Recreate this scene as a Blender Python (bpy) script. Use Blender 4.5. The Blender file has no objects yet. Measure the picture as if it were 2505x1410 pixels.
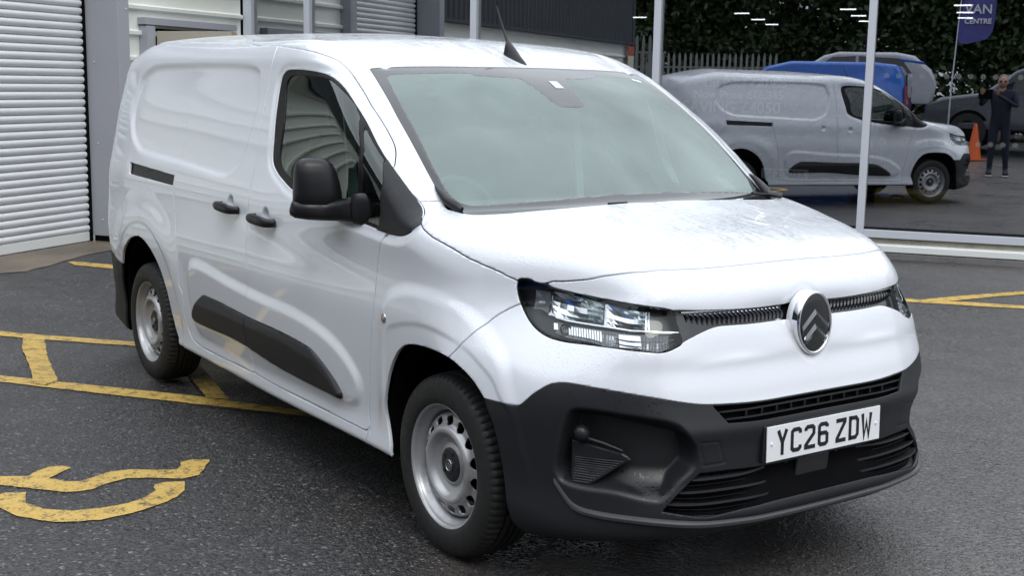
import bpy, bmesh, math, random
import numpy as np
from mathutils import Vector, Matrix, Euler

SC = bpy.context.scene
COL = SC.collection
random.seed(7)
PI = math.pi
R = math.radians

# ------------------------------------------------------------------ camera
def make_camera():
    yaw, pitch, roll = 2.5357, .1622, .0174
    cy, sy, cp, sp = math.cos(yaw), math.sin(yaw), math.cos(pitch), math.sin(pitch)
    f = Vector((cy * cp, sy * cp, -sp)); r = Vector((sy, -cy, 0)); u = r.cross(f)
    c, s = math.cos(roll), math.sin(roll)
    r2 = c * r + s * u; u2 = -s * r + c * u
    cam = bpy.data.cameras.new('camera'); o = bpy.data.objects.new('camera', cam); COL.objects.link(o)
    m = Matrix((( r2.x, u2.x, -f.x, 3.489), (r2.y, u2.y, -f.y, -3.0128), (r2.z, u2.z, -f.z, 1.6008), (0, 0, 0, 1)))
    o.matrix_world = m
    cam.sensor_width = 36; cam.sensor_fit = 'HORIZONTAL'; cam.lens = 36 * 3078.09 / 2505
    cam.clip_start = .02; cam.clip_end = 600
    SC.camera = o
    return o
CAM = make_camera()

# ------------------------------------------------------------------ overcast sky and a weak, very soft sun
SUN_EL, SUN_AZ = 50, -18            # azimuth in the ground plane, measured from +x
def make_world():
    w = bpy.data.worlds.new('World'); SC.world = w; w.use_nodes = True
    nt = w.node_tree; nt.nodes.clear()
    out = nt.nodes.new('ShaderNodeOutputWorld'); bg = nt.nodes.new('ShaderNodeBackground')
    sky = nt.nodes.new('ShaderNodeTexSky'); sky.sky_type = 'NISHITA'; sky.sun_disc = False
    sky.sun_elevation = R(SUN_EL); sky.sun_rotation = R(90 - SUN_AZ); sky.air_density = 1.2; sky.dust_density = 4
    # cloud deck: the sky texture is mixed with even cloud white, a little brighter overhead
    mix = nt.nodes.new('ShaderNodeMix'); mix.data_type = 'RGBA'; mix.inputs['Factor'].default_value = .9
    geo = nt.nodes.new('ShaderNodeNewGeometry'); sep = nt.nodes.new('ShaderNodeSeparateXYZ')
    ramp = nt.nodes.new('ShaderNodeMapRange'); ramp.inputs['From Min'].default_value = 0; ramp.inputs['From Max'].default_value = 1
    ramp.inputs['To Min'].default_value = 5.2; ramp.inputs['To Max'].default_value = 17.5
    tc = nt.nodes.new('ShaderNodeTexCoord'); noi = nt.nodes.new('ShaderNodeTexNoise'); noi.inputs['Scale'].default_value = 2.2; noi.inputs['Detail'].default_value = 5
    nr = nt.nodes.new('ShaderNodeMapRange'); nr.inputs['From Min'].default_value = .3; nr.inputs['From Max'].default_value = .7
    nr.inputs['To Min'].default_value = .68; nr.inputs['To Max'].default_value = 1.32
    mul = nt.nodes.new('ShaderNodeMath'); mul.operation = 'MULTIPLY'
    col = nt.nodes.new('ShaderNodeVectorMath'); col.operation = 'SCALE'; col.inputs[0].default_value = (.94, 1.0, 1.07)
    L = nt.links.new
    L(tc.outputs['Generated'], sep.inputs[0]); L(sep.outputs['Z'], ramp.inputs['Value']); L(tc.outputs['Generated'], noi.inputs['Vector'])
    L(noi.outputs['Fac'], nr.inputs['Value']); L(ramp.outputs[0], mul.inputs[0]); L(nr.outputs[0], mul.inputs[1]); L(mul.outputs[0], col.inputs['Scale'])
    L(sky.outputs[0], mix.inputs['A']); L(col.outputs[0], mix.inputs['B']); L(mix.outputs['Result'], bg.inputs['Color'])
    bg.inputs['Strength'].default_value = .13
    L(bg.outputs[0], out.inputs[0])
make_world()

def make_sun():
    l = bpy.data.lights.new('sun', 'SUN'); o = bpy.data.objects.new('sun', l); COL.objects.link(o)
    l.energy = 1.05; l.angle = R(25); l.color = (1, .98, .95)
    d = Vector((math.cos(R(SUN_AZ)) * math.cos(R(SUN_EL)), math.sin(R(SUN_AZ)) * math.cos(R(SUN_EL)), math.sin(R(SUN_EL))))
    o.rotation_euler = d.to_track_quat('Z', 'Y').to_euler(); o.location = (0, 0, 12)
make_sun()
vs = SC.view_settings
vs.view_transform = 'Standard'; vs.look = 'None'; vs.gamma = 1; vs.exposure = .08; vs.use_curve_mapping = False
SC.cycles.max_bounces = 10; SC.cycles.transparent_max_bounces = 16; SC.cycles.glossy_bounces = 6; SC.cycles.use_denoising = True
SC.cycles.caustics_reflective = False; SC.cycles.caustics_refractive = False

# ------------------------------------------------------------------ materials
class NT:
    def __init__(s, name):
        s.m = bpy.data.materials.new(name); s.m.use_nodes = True; s.t = s.m.node_tree
        s.b = s.t.nodes['Principled BSDF']; s.out = s.t.nodes['Material Output']
    def n(s, kind, **kw):
        d = s.t.nodes.new('ShaderNode' + kind)
        for k, v in kw.items():
            if hasattr(d, k): setattr(d, k, v)
            else: d.inputs[k.replace('_', ' ')].default_value = v
        return d
    def l(s, a, b): s.t.links.new(a, b)
    def coord(s, kind='Object', scale=None):
        c = s.n('TexCoord').outputs[kind]
        if scale is None: return c
        m = s.n('Mapping'); m.inputs['Scale'].default_value = scale; s.l(c, m.inputs['Vector']); return m.outputs[0]
    def noise(s, vec, scale, detail=3, rough=.55):
        d = s.n('TexNoise'); d.inputs['Scale'].default_value = scale; d.inputs['Detail'].default_value = detail; d.inputs['Roughness'].default_value = rough
        s.l(vec, d.inputs['Vector']); return d.outputs['Fac']
    def voro(s, vec, scale, feature='F1', out='Distance'):
        d = s.n('TexVoronoi'); d.feature = feature; d.inputs['Scale'].default_value = scale; s.l(vec, d.inputs['Vector']); return d.outputs[out]
    def ramp(s, v, a, b, lo=0., hi=1., clamp=True, smooth=False):
        d = s.n('MapRange'); d.clamp = clamp; d.interpolation_type = 'SMOOTHSTEP' if smooth else 'LINEAR'
        for k, x in zip(('From Min', 'From Max', 'To Min', 'To Max'), (a, b, lo, hi)): d.inputs[k].default_value = x
        s.l(v, d.inputs['Value']); return d.outputs[0]
    def math(s, op, a, b=None):
        d = s.n('Math'); d.operation = op
        for i, x in enumerate((a, b)):
            if x is None: continue
            if isinstance(x, (int, float)): d.inputs[i].default_value = x
            else: s.l(x, d.inputs[i])
        return d.outputs[0]
    def mix(s, f, a, b):
        d = s.n('Mix'); d.data_type = 'RGBA'
        for k, x in (('Factor', f), ('A', a), ('B', b)):
            if isinstance(x, (int, float)): d.inputs[k].default_value = x
            elif isinstance(x, tuple): d.inputs[k].default_value = (*x, 1)
            else: s.l(x, d.inputs[k])
        return d.outputs['Result']
    def bump(s, h, strength=.3, dist=.01, prev=None):
        d = s.n('Bump'); d.inputs['Strength'].default_value = strength; d.inputs['Distance'].default_value = dist; s.l(h, d.inputs['Height'])
        if prev is not None: s.l(prev, d.inputs['Normal'])
        return d.outputs[0]
    def set(s, **kw):
        for k, v in kw.items():
            i = s.b.inputs[{'color': 'Base Color', 'rough': 'Roughness', 'metal': 'Metallic', 'coat': 'Coat Weight', 'coat_rough': 'Coat Roughness', 'ior': 'IOR', 'spec': 'Specular IOR Level', 'trans': 'Transmission Weight', 'normal': 'Normal', 'coat_normal': 'Coat Normal', 'emit': 'Emission Color', 'emit_s': 'Emission Strength', 'alpha': 'Alpha'}[k]]
            if isinstance(v, tuple): i.default_value = (*v, 1)
            elif isinstance(v, (int, float)): i.default_value = v
            else: s.l(v, i)
        return s

def plain(name, color, rough=.5, metal=0., grain=0., gscale=60, **kw):
    """a coloured surface with slight unevenness of colour, gloss and relief"""
    n = NT(name); v = n.coord()
    a = n.noise(v, gscale * .08, 4)
    dark = tuple(c * (1 - max(grain, .12) * .8) for c in color)
    n.set(color=n.mix(a, dark, color), rough=n.ramp(n.noise(v, gscale * .15, 3), .3, .7, max(rough - .07, .02), min(rough + .09, 1)), metal=metal, **kw)
    if grain: n.set(normal=n.bump(n.noise(v, gscale * 8, 2), grain, .002))
    return n.m

def emitter(name, color, s):
    n = NT(name); n.set(color=(0, 0, 0), emit=color, emit_s=s); return n.m

# ------------------------------------------------------------------ object helpers
def tag(o, label=None, cat=None, group=None, kind=None):
    for k, v in (('label', label), ('category', cat), ('group', group), ('kind', kind)):
        if v: o[k] = v
    return o
def empty(name, loc=(0, 0, 0), rot=(0, 0, 0), label=None, cat=None, group=None):
    o = bpy.data.objects.new(name, None); COL.objects.link(o); o.location = loc; o.rotation_euler = rot; o.empty_display_size = .1
    return tag(o, label, cat, group)
def link(name, me, mat=None, parent=None):
    o = bpy.data.objects.new(name, me); COL.objects.link(o)
    if mat is not None and not me.materials: me.materials.append(mat)
    if parent is not None: o.parent = parent
    return o
def np_mesh(name, V, T, N=None, smooth=True):
    me = bpy.data.meshes.new(name)
    V = np.asarray(V, np.float32); T = np.asarray(T, np.int32); k = T.shape[1]
    me.vertices.add(len(V)); me.vertices.foreach_set('co', V.ravel())
    me.loops.add(T.size); me.loops.foreach_set('vertex_index', T.ravel())
    me.polygons.add(len(T)); me.polygons.foreach_set('loop_start', np.arange(len(T), dtype=np.int32) * k)
    me.update(calc_edges=True)
    me.polygons.foreach_set('use_smooth', np.full(len(T), smooth))
    if N is not None:
        N = np.asarray(N, np.float64); N = N / np.maximum(np.linalg.norm(N, axis=1, keepdims=True), 1e-9)
        me.normals_split_custom_set_from_vertices([tuple(n) for n in N])
    return me
class MB:
    """collects simple shapes; build() links them as one mesh object"""
    def __init__(s): s.bm = bmesh.new()
    def box(s, c, d, rot=None, bevel=0, taper=None):
        r = bmesh.ops.create_cube(s.bm, size=1)['verts']
        for v in r:
            if taper and v.co.z > 0: v.co.x *= taper; v.co.y *= taper
            v.co = Vector((v.co.x * d[0], v.co.y * d[1], v.co.z * d[2]))
        if bevel:
            es = list({e for v in r for e in v.link_edges})
            r = [g for g in bmesh.ops.bevel(s.bm, geom=es, offset=bevel, segments=2, affect='EDGES', profile=.5)['verts']]
            r = list({v for v in r})
            allv = set(r)
            stack = list(r)
            while stack:
                v = stack.pop()
                for e in v.link_edges:
                    w = e.other_vert(v)
                    if w not in allv: allv.add(w); stack.append(w)
            r = list(allv)
        m = Matrix.Translation(c) @ (Euler(rot).to_matrix().to_4x4() if rot is not None else Matrix())
        for v in r: v.co = m @ v.co
        return s
    def tube(s, pts, rad, seg=10, cap=True):
        pts = [Vector(p) for p in pts]
        rads = rad if isinstance(rad, (list, tuple)) else [rad] * len(pts)
        rings = []; up = Vector((0, 0, 1))
        for i, p in enumerate(pts):
            d = (pts[min(i + 1, len(pts) - 1)] - pts[max(i - 1, 0)]).normalized()
            a = up if abs(d.dot(up)) < .95 else Vector((1, 0, 0))
            x = d.cross(a).normalized(); y = d.cross(x).normalized()
            rings.append([s.bm.verts.new(p + rads[i] * (math.cos(2 * PI * k / seg) * x + math.sin(2 * PI * k / seg) * y)) for k in range(seg)])
        for a, b in zip(rings[:-1], rings[1:]):
            for k in range(seg): s.bm.faces.new((a[k], a[(k + 1) % seg], b[(k + 1) % seg], b[k]))
        if cap:
            s.bm.faces.new(rings[0][::-1]); s.bm.faces.new(rings[-1])
        return s
    def lathe(s, prof, seg=48, axis='Z', c=(0, 0, 0), closed=False):
        rings = []
        for r, h in prof:
            ring = []
            for k in range(seg):
                a = 2 * PI * k / seg; x, y = r * math.cos(a), r * math.sin(a)
                p = {'Z': (x, y, h), 'Y': (x, h, y), 'X': (h, x, y)}[axis]
                ring.append(s.bm.verts.new(Vector(c) + Vector(p)))
            rings.append(ring)
        pr = list(zip(rings[:-1], rings[1:])) + ([(rings[-1], rings[0])] if closed else [])
        for a, b in pr:
            for k in range(seg): s.bm.faces.new((a[k], a[(k + 1) % seg], b[(k + 1) % seg], b[k]))
        return s
    def poly(s, pts, normal=None, depth=0.):
        """flat outline, thickened by depth along normal"""
        v = [s.bm.verts.new(p) for p in pts]; f = s.bm.faces.new(v)
        if depth:
            n = Vector(normal)
            g = bmesh.ops.extrude_face_region(s.bm, geom=[f])['geom']
            for q in g:
                if isinstance(q, bmesh.types.BMVert): q.co += n * depth
        return s
    def sphere(s, c, r, seg=16, scale=(1, 1, 1)):
        g = bmesh.ops.create_uvsphere(s.bm, u_segments=seg, v_segments=max(6, seg // 2), radius=r)['verts']
        for v in g: v.co = Vector(c) + Vector((v.co.x * scale[0], v.co.y * scale[1], v.co.z * scale[2]))
        return s
    def build(s, name, mat=None, parent=None, smooth=False, bevel=0, loc=None, rot=None, angle=40):
        bmesh.ops.recalc_face_normals(s.bm, faces=s.bm.faces[:])
        me = bpy.data.meshes.new(name); s.bm.to_mesh(me); s.bm.free()
        if smooth:
            me.polygons.foreach_set('use_smooth', [True] * len(me.polygons))
            me.set_sharp_from_angle(angle=R(angle))
        o = link(name, me, mat, parent)
        if loc is not None: o.location = loc
        if rot is not None: o.rotation_euler = rot
        if bevel:
            md = o.modifiers.new('bevel', 'BEVEL'); md.width = bevel; md.segments = 2; md.limit_method = 'ANGLE'; md.angle_limit = R(40)
        return o
def copy_tree(o, parent=None):
    c = o.copy(); COL.objects.link(c); c.parent = parent
    for ch in [x for x in o.children]: copy_tree(ch, c)
    return c
# ---- van body surface (metres; x forward, front axle at x = 0, rear axle at x = -2.975) ----
def table(pts, sig, n=3000):
    pts = np.array(pts, float)
    a, b = pts[0, 0], pts[-1, 0]
    t = np.linspace(a, b, n)
    v = np.interp(t, pts[:, 0], pts[:, 1])
    s = sig / ((b - a) / n)
    k = np.arange(-int(3 * s) - 1, int(3 * s) + 2)
    w = np.exp(-.5 * (k / s) ** 2); w /= w.sum()
    m = len(k) // 2
    # linear extrapolation at both ends keeps the end slopes
    lo = v[0] + (v[1] - v[0]) * np.arange(-m, 0); hi = v[-1] + (v[-1] - v[-2]) * np.arange(1, m + 1)
    vs = np.convolve(np.concatenate([lo, v, hi]), w, 'valid')
    return lambda x: np.interp(x, t, vs)

def sstep(a, b, x):
    t = np.clip((x - a) / (b - a), 0, 1)
    return t * t * (3 - 2 * t)

def smax(a, b, r):
    h = np.clip(.5 + .5 * (a - b) / r, 0, 1)
    return b + (a - b) * h + r * h * (1 - h)

T_ROOF = table([(-4.2, 1.524), (-3.86, 1.689), (-3.6, 1.75), (-3.2, 1.841), (-2.5, 1.834), (-1.9, 1.821), (-1.45, 1.797), (-1.2, 1.777), (-1, 1.739), (-0.85, 1.694), (-0.7, 1.651), (-0.5, 1.591)], .05)
T_WS = table([(-1.2, 1.878), (-0.78, 1.697), (-0.35, 1.445), (0.085, 1.131), (0.5, 0.8323)], .06)
T_HOOD = table([(-0.6, 1.304), (0.02, 1.184), (0.3, 1.142), (0.5, 1.121), (0.64, 1.093), (0.72, 1.037), (0.78, 0.9873), (0.82, 0.9419), (0.84, 0.8037)], .04)
W_Z = table([(0, 0.8278), (0.16, 0.8318), (0.28, 0.8621), (0.36, 0.8416), (0.47, 0.8547), (0.6, 0.8681), (0.8, 0.8839), (0.95, 0.8672), (1.08, 0.867), (1.2, 0.8361), (1.4, 0.7996), (1.6, 0.7464), (1.75, 0.7209), (1.9, 0.6602)], .045)
W_X = table([(-4.2, -0.1046), (-3.9, -0.023), (-3.6, 0.0014), (-3.2, 0.0281), (-2.6, 0.0214), (-1.8, 0.0317), (0, 0.0828), (0.2, 0.0156), (0.4, -0.1135), (0.55, -0.2005), (0.7, -0.225), (0.8, -0.2514), (1, -0.4262)], .09)
# front face: centre-line x against z
N_Z = table([(0, 0.6447), (0.17, 0.653), (0.195, 0.7079), (0.25, 0.8649), (0.32, 0.9272), (0.42, 0.8847), (0.53, 0.8879), (0.585, 0.9001), (0.6, 0.8908), (0.66, 0.8694), (0.7, 0.8598), (0.76, 0.8382), (0.8, 0.835), (0.86, 0.8126), (0.92, 0.7813), (0.98, 0.8073), (1.05, 0.8056), (1.2, 0.7401)], .012)
N_Y = table([(-1, -0.0249), (0, -0.0153), (0.3, -0.0159), (0.45, -0.0391), (0.55, -0.0709), (0.65, -0.1168), (0.73, -0.1778), (0.8, -0.2692), (0.86, -0.4029), (0.92, -0.618), (1.1, -1.595)], .03)

W_L = table([(-4.2, -0.125), (-3.9, -0.0402), (-3.6, -0.0045), (-3.2, 0.0227), (-2.6, 0.0411), (-1.8, 0.0704), (0, 0.1261), (0.2, 0.1128), (0.4, 0.071), (0.55, -0.0164), (0.7, -0.1089), (0.8, -0.2087), (1, -0.4498)], .08)
W_A = table([(0, -0.0236), (0.9, -0.0467), (1.1, -0.0216), (1.3, 0.0342), (1.5, 0.0647), (1.7, 0.037), (1.9, 0.0051)], .08)

def Wf(x, z):
    g = sstep(.98, .62, z) * sstep(-.1, .2, x)
    return W_Z(z) + W_A(z) * sstep(-1.5, -.3, x) + W_X(x) * (1 - g) + W_L(x) * g

CROWN = table([(-4, 0.0306), (-3, 0.0522), (-2, 0.0537), (-1.4, 0.0161), (-1, 0.0096), (-0.7, 0.028)], .2)

def Tf(x, y):
    xe = x + .26 * y * y
    roof = T_ROOF(x + .18 * y * y) - CROWN(x) * y * y / .36
    ws = T_WS(xe) - .022 * (y / .75) ** 2
    hood = T_HOOD(x + .16 * y * y) - .028 * (y / .75) ** 2
    t = -smax(-roof, -ws, .05)
    return smax(t, hood, .02)

def F(p):
    x = p[..., 0]; y = np.abs(p[..., 1]); z = p[..., 2]
    side = y - Wf(x, z)
    top = (z - Tf(x, y)) * .9
    nose = (x - N_Z(z) - N_Y(y) )* .8
    rear = -x - 3.86 + .10 * (y / .8) ** 4 + .12 * np.clip(z - .9, 0, 2) ** 1.6
    bottom = .192 + .073 * sstep(.2, -.2, x) * sstep(-3.3, -3.1, x) + .04 * sstep(-3.3, -3.6, x)+ .02*sstep(.3,.8,x)*0 - z
    r1 = .10 + .05 * sstep(-.2, .2, x)
    f = smax(side, top, r1)
    f = smax(f, nose, .05)
    f = smax(f, rear, .18)
    f = smax(f, bottom, .03)
    return f

def fan(nc, nf, nr, nt):
    """ray fan that covers the body: origins along the axis, directions turned forwards at the nose and backwards at the tail"""
    ox = np.concatenate([np.full(nr, -3.3), np.linspace(-3.3, .2, nc), np.full(nf, .2)])
    al = np.concatenate([np.linspace(np.pi, np.pi / 2, nr, endpoint=False), np.full(nc, np.pi / 2), np.linspace(np.pi / 2, 0, nf + 1)[1:]])
    oz = np.full_like(ox, .72)
    th = np.linspace(-np.pi / 2, np.pi / 2, nt)
    O = np.zeros((len(ox), nt, 3)); O[..., 0] = ox[:, None]; O[..., 2] = oz[:, None]
    sa = np.sin(al)[:, None]
    D = np.stack([np.cos(al)[:, None] * np.ones(nt), sa * np.cos(th), sa * np.sin(th)], -1)
    lo = np.zeros(O.shape[:2]); hi = np.full(O.shape[:2], 1.6)
    for _ in range(22):
        m = (lo + hi) / 2
        f = F(O + D * m[..., None])
        hi = np.where(f > 0, m, hi); lo = np.where(f > 0, lo, m)
    return O + D * ((lo + hi) / 2)[..., None]

def fgrad(p, h=2e-3):
    g = np.stack([F(p + np.eye(3)[i] * h) - F(p - np.eye(3)[i] * h) for i in range(3)], -1)
    return g / np.linalg.norm(g, axis=-1, keepdims=True)
# outlines of the panels in metres: (x, z) on the flanks, (x, y) on the top, (girth, z) round the nose
FEAT = {
    'HOOD': [(-0.131, 0.885), (-0.094, 0.892), (-0.021, 0.891), (0.1, 0.866), (0.184, 0.836), (0.257, 0.802), (0.294, 0.782), (0.306, 0.774), (0.327, 0.761), (0.353, 0.746), (0.379, 0.73), (0.397, 0.719), (0.526, 0.641), (0.645, 0.53), (0.689, 0.291), (0.7, 0.131), (0.696, 0.121)],
    'COWL': [(-0.131, 0.885), (-0.132, 0.859), (-0.14, 0.828), (-0.151, 0.796), (-0.15, 0.768)],
    'WS': [(-0.87, 0.679), (-0.876, 0.667), (-0.865, 0.609), (-0.785, 0.273), (-0.766, 0.109), (-0.768, 0.696), (-0.658, 0.713), (-0.534, 0.732), (-0.344, 0.749), (-0.289, 0.753), (-0.23, 0.757), (-0.186, 0.762), (-0.152, 0.767), (-0.112, 0.747), (-0.082, 0.738), (-0.055, 0.716), (-0.032, 0.668), (-0.01, 0.598), (0.023, 0.365), (0.035, 0.082), (0.034, 0.001), (-0.023, 0.459), (-0.13, 0.803)],
    'WSI': [(-0.792, 0.64), (-0.801, 0.629), (-0.799, 0.608), (-0.782, 0.542), (-0.728, 0.309), (-0.706, 0.149), (-0.629, 0.677), (-0.322, 0.72), (-0.281, 0.723), (-0.233, 0.727), (-0.187, 0.723), (-0.163, 0.713), (-0.145, 0.698), (-0.124, 0.672), (-0.112, 0.641), (-0.086, 0.547), (-0.024, 0.033), (-0.081, 0.461)],
    'CAMP': [(-0.713, 0.203), (-0.677, 0.227), (-0.654, 0.115), (-0.568, 0.126), (-0.494, 0.11), (-0.472, 0.092), (-0.473, 0.034), (-0.492, 0.042), (-0.65, 0.065), (-0.671, 0.181), (-0.707, 0.204), (-0.753, 0.388)],
    'CAMW': [(-0.633, 0.044), (-0.634, 0.005), (-0.585, 0.006), (-0.585, 0.06), (-0.527, 0.042), (-0.527, 0.01), (-0.499, 0.047)],
    'DOORTOP': [(-2.587, 1.76), (-2.563, 1.765), (-2.206, 1.763), (-1.601, 1.739), (-1.25, 1.714), (-1.033, 1.682), (-0.901, 1.638), (-0.77, 1.574), (-0.641, 1.499), (-0.546, 1.44), (-0.478, 1.393), (-0.434, 1.358), (-0.393, 1.318), (-0.372, 1.292), (-0.131, 1.131), (-0.16, 1.102), (-0.197, 1.085), (-0.245, 1.077), (-0.308, 1.077), (-0.342, 1.055), (-0.394, 0.947), (-0.41, 0.81), (-0.44, 0.667), (-0.471, 0.498), (-0.487, 0.38), (-0.461, 0.304), (-1.059, 0.319), (-1.837, 0.329)],
    'DOORGAP': [(-1.601, 1.739), (-1.565, 1.688), (-1.56, 1.578), (-1.543, 1.417), (-1.543, 1.293), (-1.54, 1.198), (-1.54, 1.065), (-1.544, 0.901), (-1.531, 0.772), (-1.529, 0.605)],
    'SDREAR': [(-2.497, 1.083), (-2.444, 0.895), (-2.403, 0.667), (-2.411, 0.605), (-2.381, 0.555), (-2.375, 0.413), (-2.334, 0.359), (-2.263, 0.335), (-2.08, 0.326), (-1.702, 0.328)],
    'WIN': [(-1.414, 1.634), (-1.341, 1.64), (-1.155, 1.637), (-0.99, 1.624), (-0.867, 1.591), (-0.745, 1.535), (-0.594, 1.45), (-0.435, 1.34), (-0.131, 1.132), (-0.162, 1.104), (-0.197, 1.085), (-0.245, 1.077), (-0.314, 1.076), (-0.507, 1.091), (-0.776, 1.114), (-1.133, 1.164), (-1.212, 1.185), (-1.322, 1.224), (-1.38, 1.266), (-1.403, 1.351), (-1.443, 1.493), (-1.455, 1.601)],
    'GLS': [(-1.397, 1.58), (-1.348, 1.615), (-1.14, 1.616), (-0.972, 1.608), (-0.843, 1.572), (-0.737, 1.529), (-0.652, 1.478), (-0.547, 1.348), (-0.547, 1.231), (-0.565, 1.126), (-0.781, 1.152), (-1.149, 1.205), (-1.281, 1.244), (-1.317, 1.284), (-1.332, 1.424)],
    'QG': [(-0.607, 1.451), (-0.434, 1.334), (-0.379, 1.257), (-0.364, 1.145), (-0.38, 1.094), (-0.532, 1.107), (-0.508, 1.249), (-0.532, 1.363)],
    'REC': [(-3.269, 1.591), (-3.151, 1.639), (-3.042, 1.662), (-2.721, 1.67), (-2.078, 1.673), (-1.814, 1.663), (-1.696, 1.64), (-1.669, 1.602), (-1.626, 1.48), (-1.661, 1.322), (-1.714, 1.222), (-1.812, 1.174), (-1.877, 1.157), (-2.004, 1.157), (-2.394, 1.175), (-3.033, 1.204), (-3.15, 1.238), (-3.235, 1.288), (-3.299, 1.373), (-3.315, 1.46)],
    'RAIL': [(-3.18, 1.149), (-2.498, 1.125), (-2.5, 1.073), (-3.168, 1.087)],
    'MOULD': [(-2.235, 0.487), (-2.176, 0.546), (-2.087, 0.603), (-2.03, 0.615), (-1.549, 0.596), (-1.231, 0.591), (-0.936, 0.572), (-0.854, 0.545), (-0.761, 0.498), (-0.678, 0.439), (-0.675, 0.413), (-0.7, 0.402), (-1.194, 0.416), (-1.647, 0.448), (-2.168, 0.444), (-2.225, 0.454)],
    'FARCH': [(-0.333, 0.304), (-0.351, 0.412), (-0.336, 0.501), (-0.296, 0.589), (-0.239, 0.663), (-0.181, 0.705), (-0.11, 0.724), (-0.012, 0.731), (0.136, 0.726), (0.207, 0.702), (0.262, 0.67), (0.309, 0.627)],
    'RARCH': [(-3.296, 0.6), (-3.252, 0.662), (-3.197, 0.702), (-3.096, 0.753), (-2.943, 0.778), (-2.798, 0.737), (-2.675, 0.647), (-2.6, 0.522), (-2.557, 0.361), (-2.514, 0.315)],
    'FBLK': [(1.088, 0.627), (1.037, 0.625), (0.974, 0.625), (0.96, 0.63), (0.92, 0.67), (0.873, 0.704), (0.842, 0.712), (0.807, 0.714), (0.684, 0.704), (0.588, 0.69), (0.489, 0.67), (0.431, 0.662), (0.254, 0.657), (0.104, 0.659), (0.06, 0.664)],
    'HEADGAP': [(0.316, 0.916), (0.296, 0.904), (0.261, 0.875), (0.231, 0.836), (0.187, 0.776), (0.136, 0.726)],
    'LAMP': [(1.045, 0.983), (1.033, 0.993), (1.007, 0.994), (0.973, 0.987), (0.94, 0.985), (0.916, 0.974), (0.867, 0.967), (0.778, 0.958), (0.696, 0.953), (0.599, 0.946), (0.536, 0.937), (0.525, 0.927), (0.517, 0.911), (0.505, 0.871), (0.501, 0.844), (0.518, 0.832), (0.546, 0.821), (0.569, 0.818), (0.614, 0.821), (0.689, 0.825), (0.769, 0.825), (0.856, 0.825), (0.919, 0.836), (0.971, 0.862), (1.007, 0.895), (1.034, 0.931), (1.046, 0.964)],
    'GRT': [(0.536, 0.937), (0.451, 0.934), (0.355, 0.93), (0.208, 0.926), (0.038, 0.928), (0.041, 0.927)],
    'GRB': [(0.025, 0.88), (0.052, 0.88), (0.137, 0.88), (0.257, 0.88), (0.367, 0.882), (0.399, 0.879), (0.438, 0.868), (0.484, 0.85), (0.507, 0.839)],
    'UI': [(0.426, 0.659), (0.374, 0.6), (0.265, 0.598), (0.041, 0.602)],
    'LG': [(0.448, 0.458), (0.347, 0.456), (0.164, 0.448), (0.174, 0.39), (0.211, 0.343), (0.327, 0.338), (0.442, 0.327), (0.556, 0.345), (0.514, 0.396), (0.473, 0.436)],
    'FOG': [(0.829, 0.598), (0.81, 0.637), (0.77, 0.647), (0.682, 0.642), (0.588, 0.631), (0.54, 0.621), (0.506, 0.605), (0.476, 0.566), (0.457, 0.524), (0.46, 0.474), (0.509, 0.422), (0.556, 0.353), (0.675, 0.382), (0.774, 0.385), (0.838, 0.403), (0.855, 0.446), (0.844, 0.528)],
    'BLANK': [(0.812, 0.533), (0.664, 0.524), (0.64, 0.508), (0.754, 0.394), (0.811, 0.396)],
    'SWO': [(-2.241, 0.734), (-2.1, 0.753), (-1.745, 0.725), (-1.371, 0.708), (-1.058, 0.696), (-0.818, 0.662), (-0.66, 0.61), (-0.542, 0.531)],
    'SWL': [(-2.132, 0.632), (-1.866, 0.648)],
    'FCREASE': [(-0.351, 0.819), (-0.303, 0.877), (-0.202, 0.913), (-0.102, 0.924), (0.021, 0.92), (0.121, 0.902), (0.198, 0.873), (0.254, 0.839), (0.317, 0.799), (0.359, 0.761)],
    'FINNER': [(-0.29, 0.746), (-0.23, 0.772), (-0.138, 0.793), (-0.042, 0.802), (0.091, 0.793), (0.21, 0.766), (0.281, 0.728), (0.336, 0.691), (0.37, 0.643)],
    'DITCH': [(-1.704, 0.643), (-1.324, 0.685), (-1.133, 0.655), (-1.04, 0.625), (-0.944, 0.614), (-0.87, 0.609)],
    'HANDLES': [(-1.894, 1.037), (-1.627, 1.035), (-1.764, 1.07), (-1.485, 1.027), (-1.216, 1.015), (-1.341, 1.056), (-0.334, 0.777)],
    'TOW': [(0.457, 0.551), (0.4, 0.55), (0.375, 0.481), (0.44, 0.478)],
    'WIPER': [(-0.243, 0.756), (-0.118, 0.743), (-0.201, 0.721), (-0.126, 0.776)],
    'PLATE': [(0.249, 0.576), (0.236, 0.463)],
    'LIPEDGE': [(0.849, 0.395), (0.762, 0.315), (0.441, 0.308), (0.036, 0.3)],
    'FARCHF': [(0.308, 0.627), (0.355, 0.53), (0.382, 0.394), (0.409, 0.26)],
    'SENSOR': [(0.777, 0.567)],
    'RADAR': [(0.149, 0.452), (0.041, 0.45), (0.001, 0.37), (0.145, 0.372)],
    'REARBLK': [(-3.584, 0.639), (-3.308, 0.592)],
    'STICK': [(-0.148, 0.49), (-0.167, 0.559), (-0.101, 0.545), (-0.084, 0.475)],
    'PANELTOP': [(-1.601, 1.739), (-2.206, 1.763), (-2.563, 1.765)],
}
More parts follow.
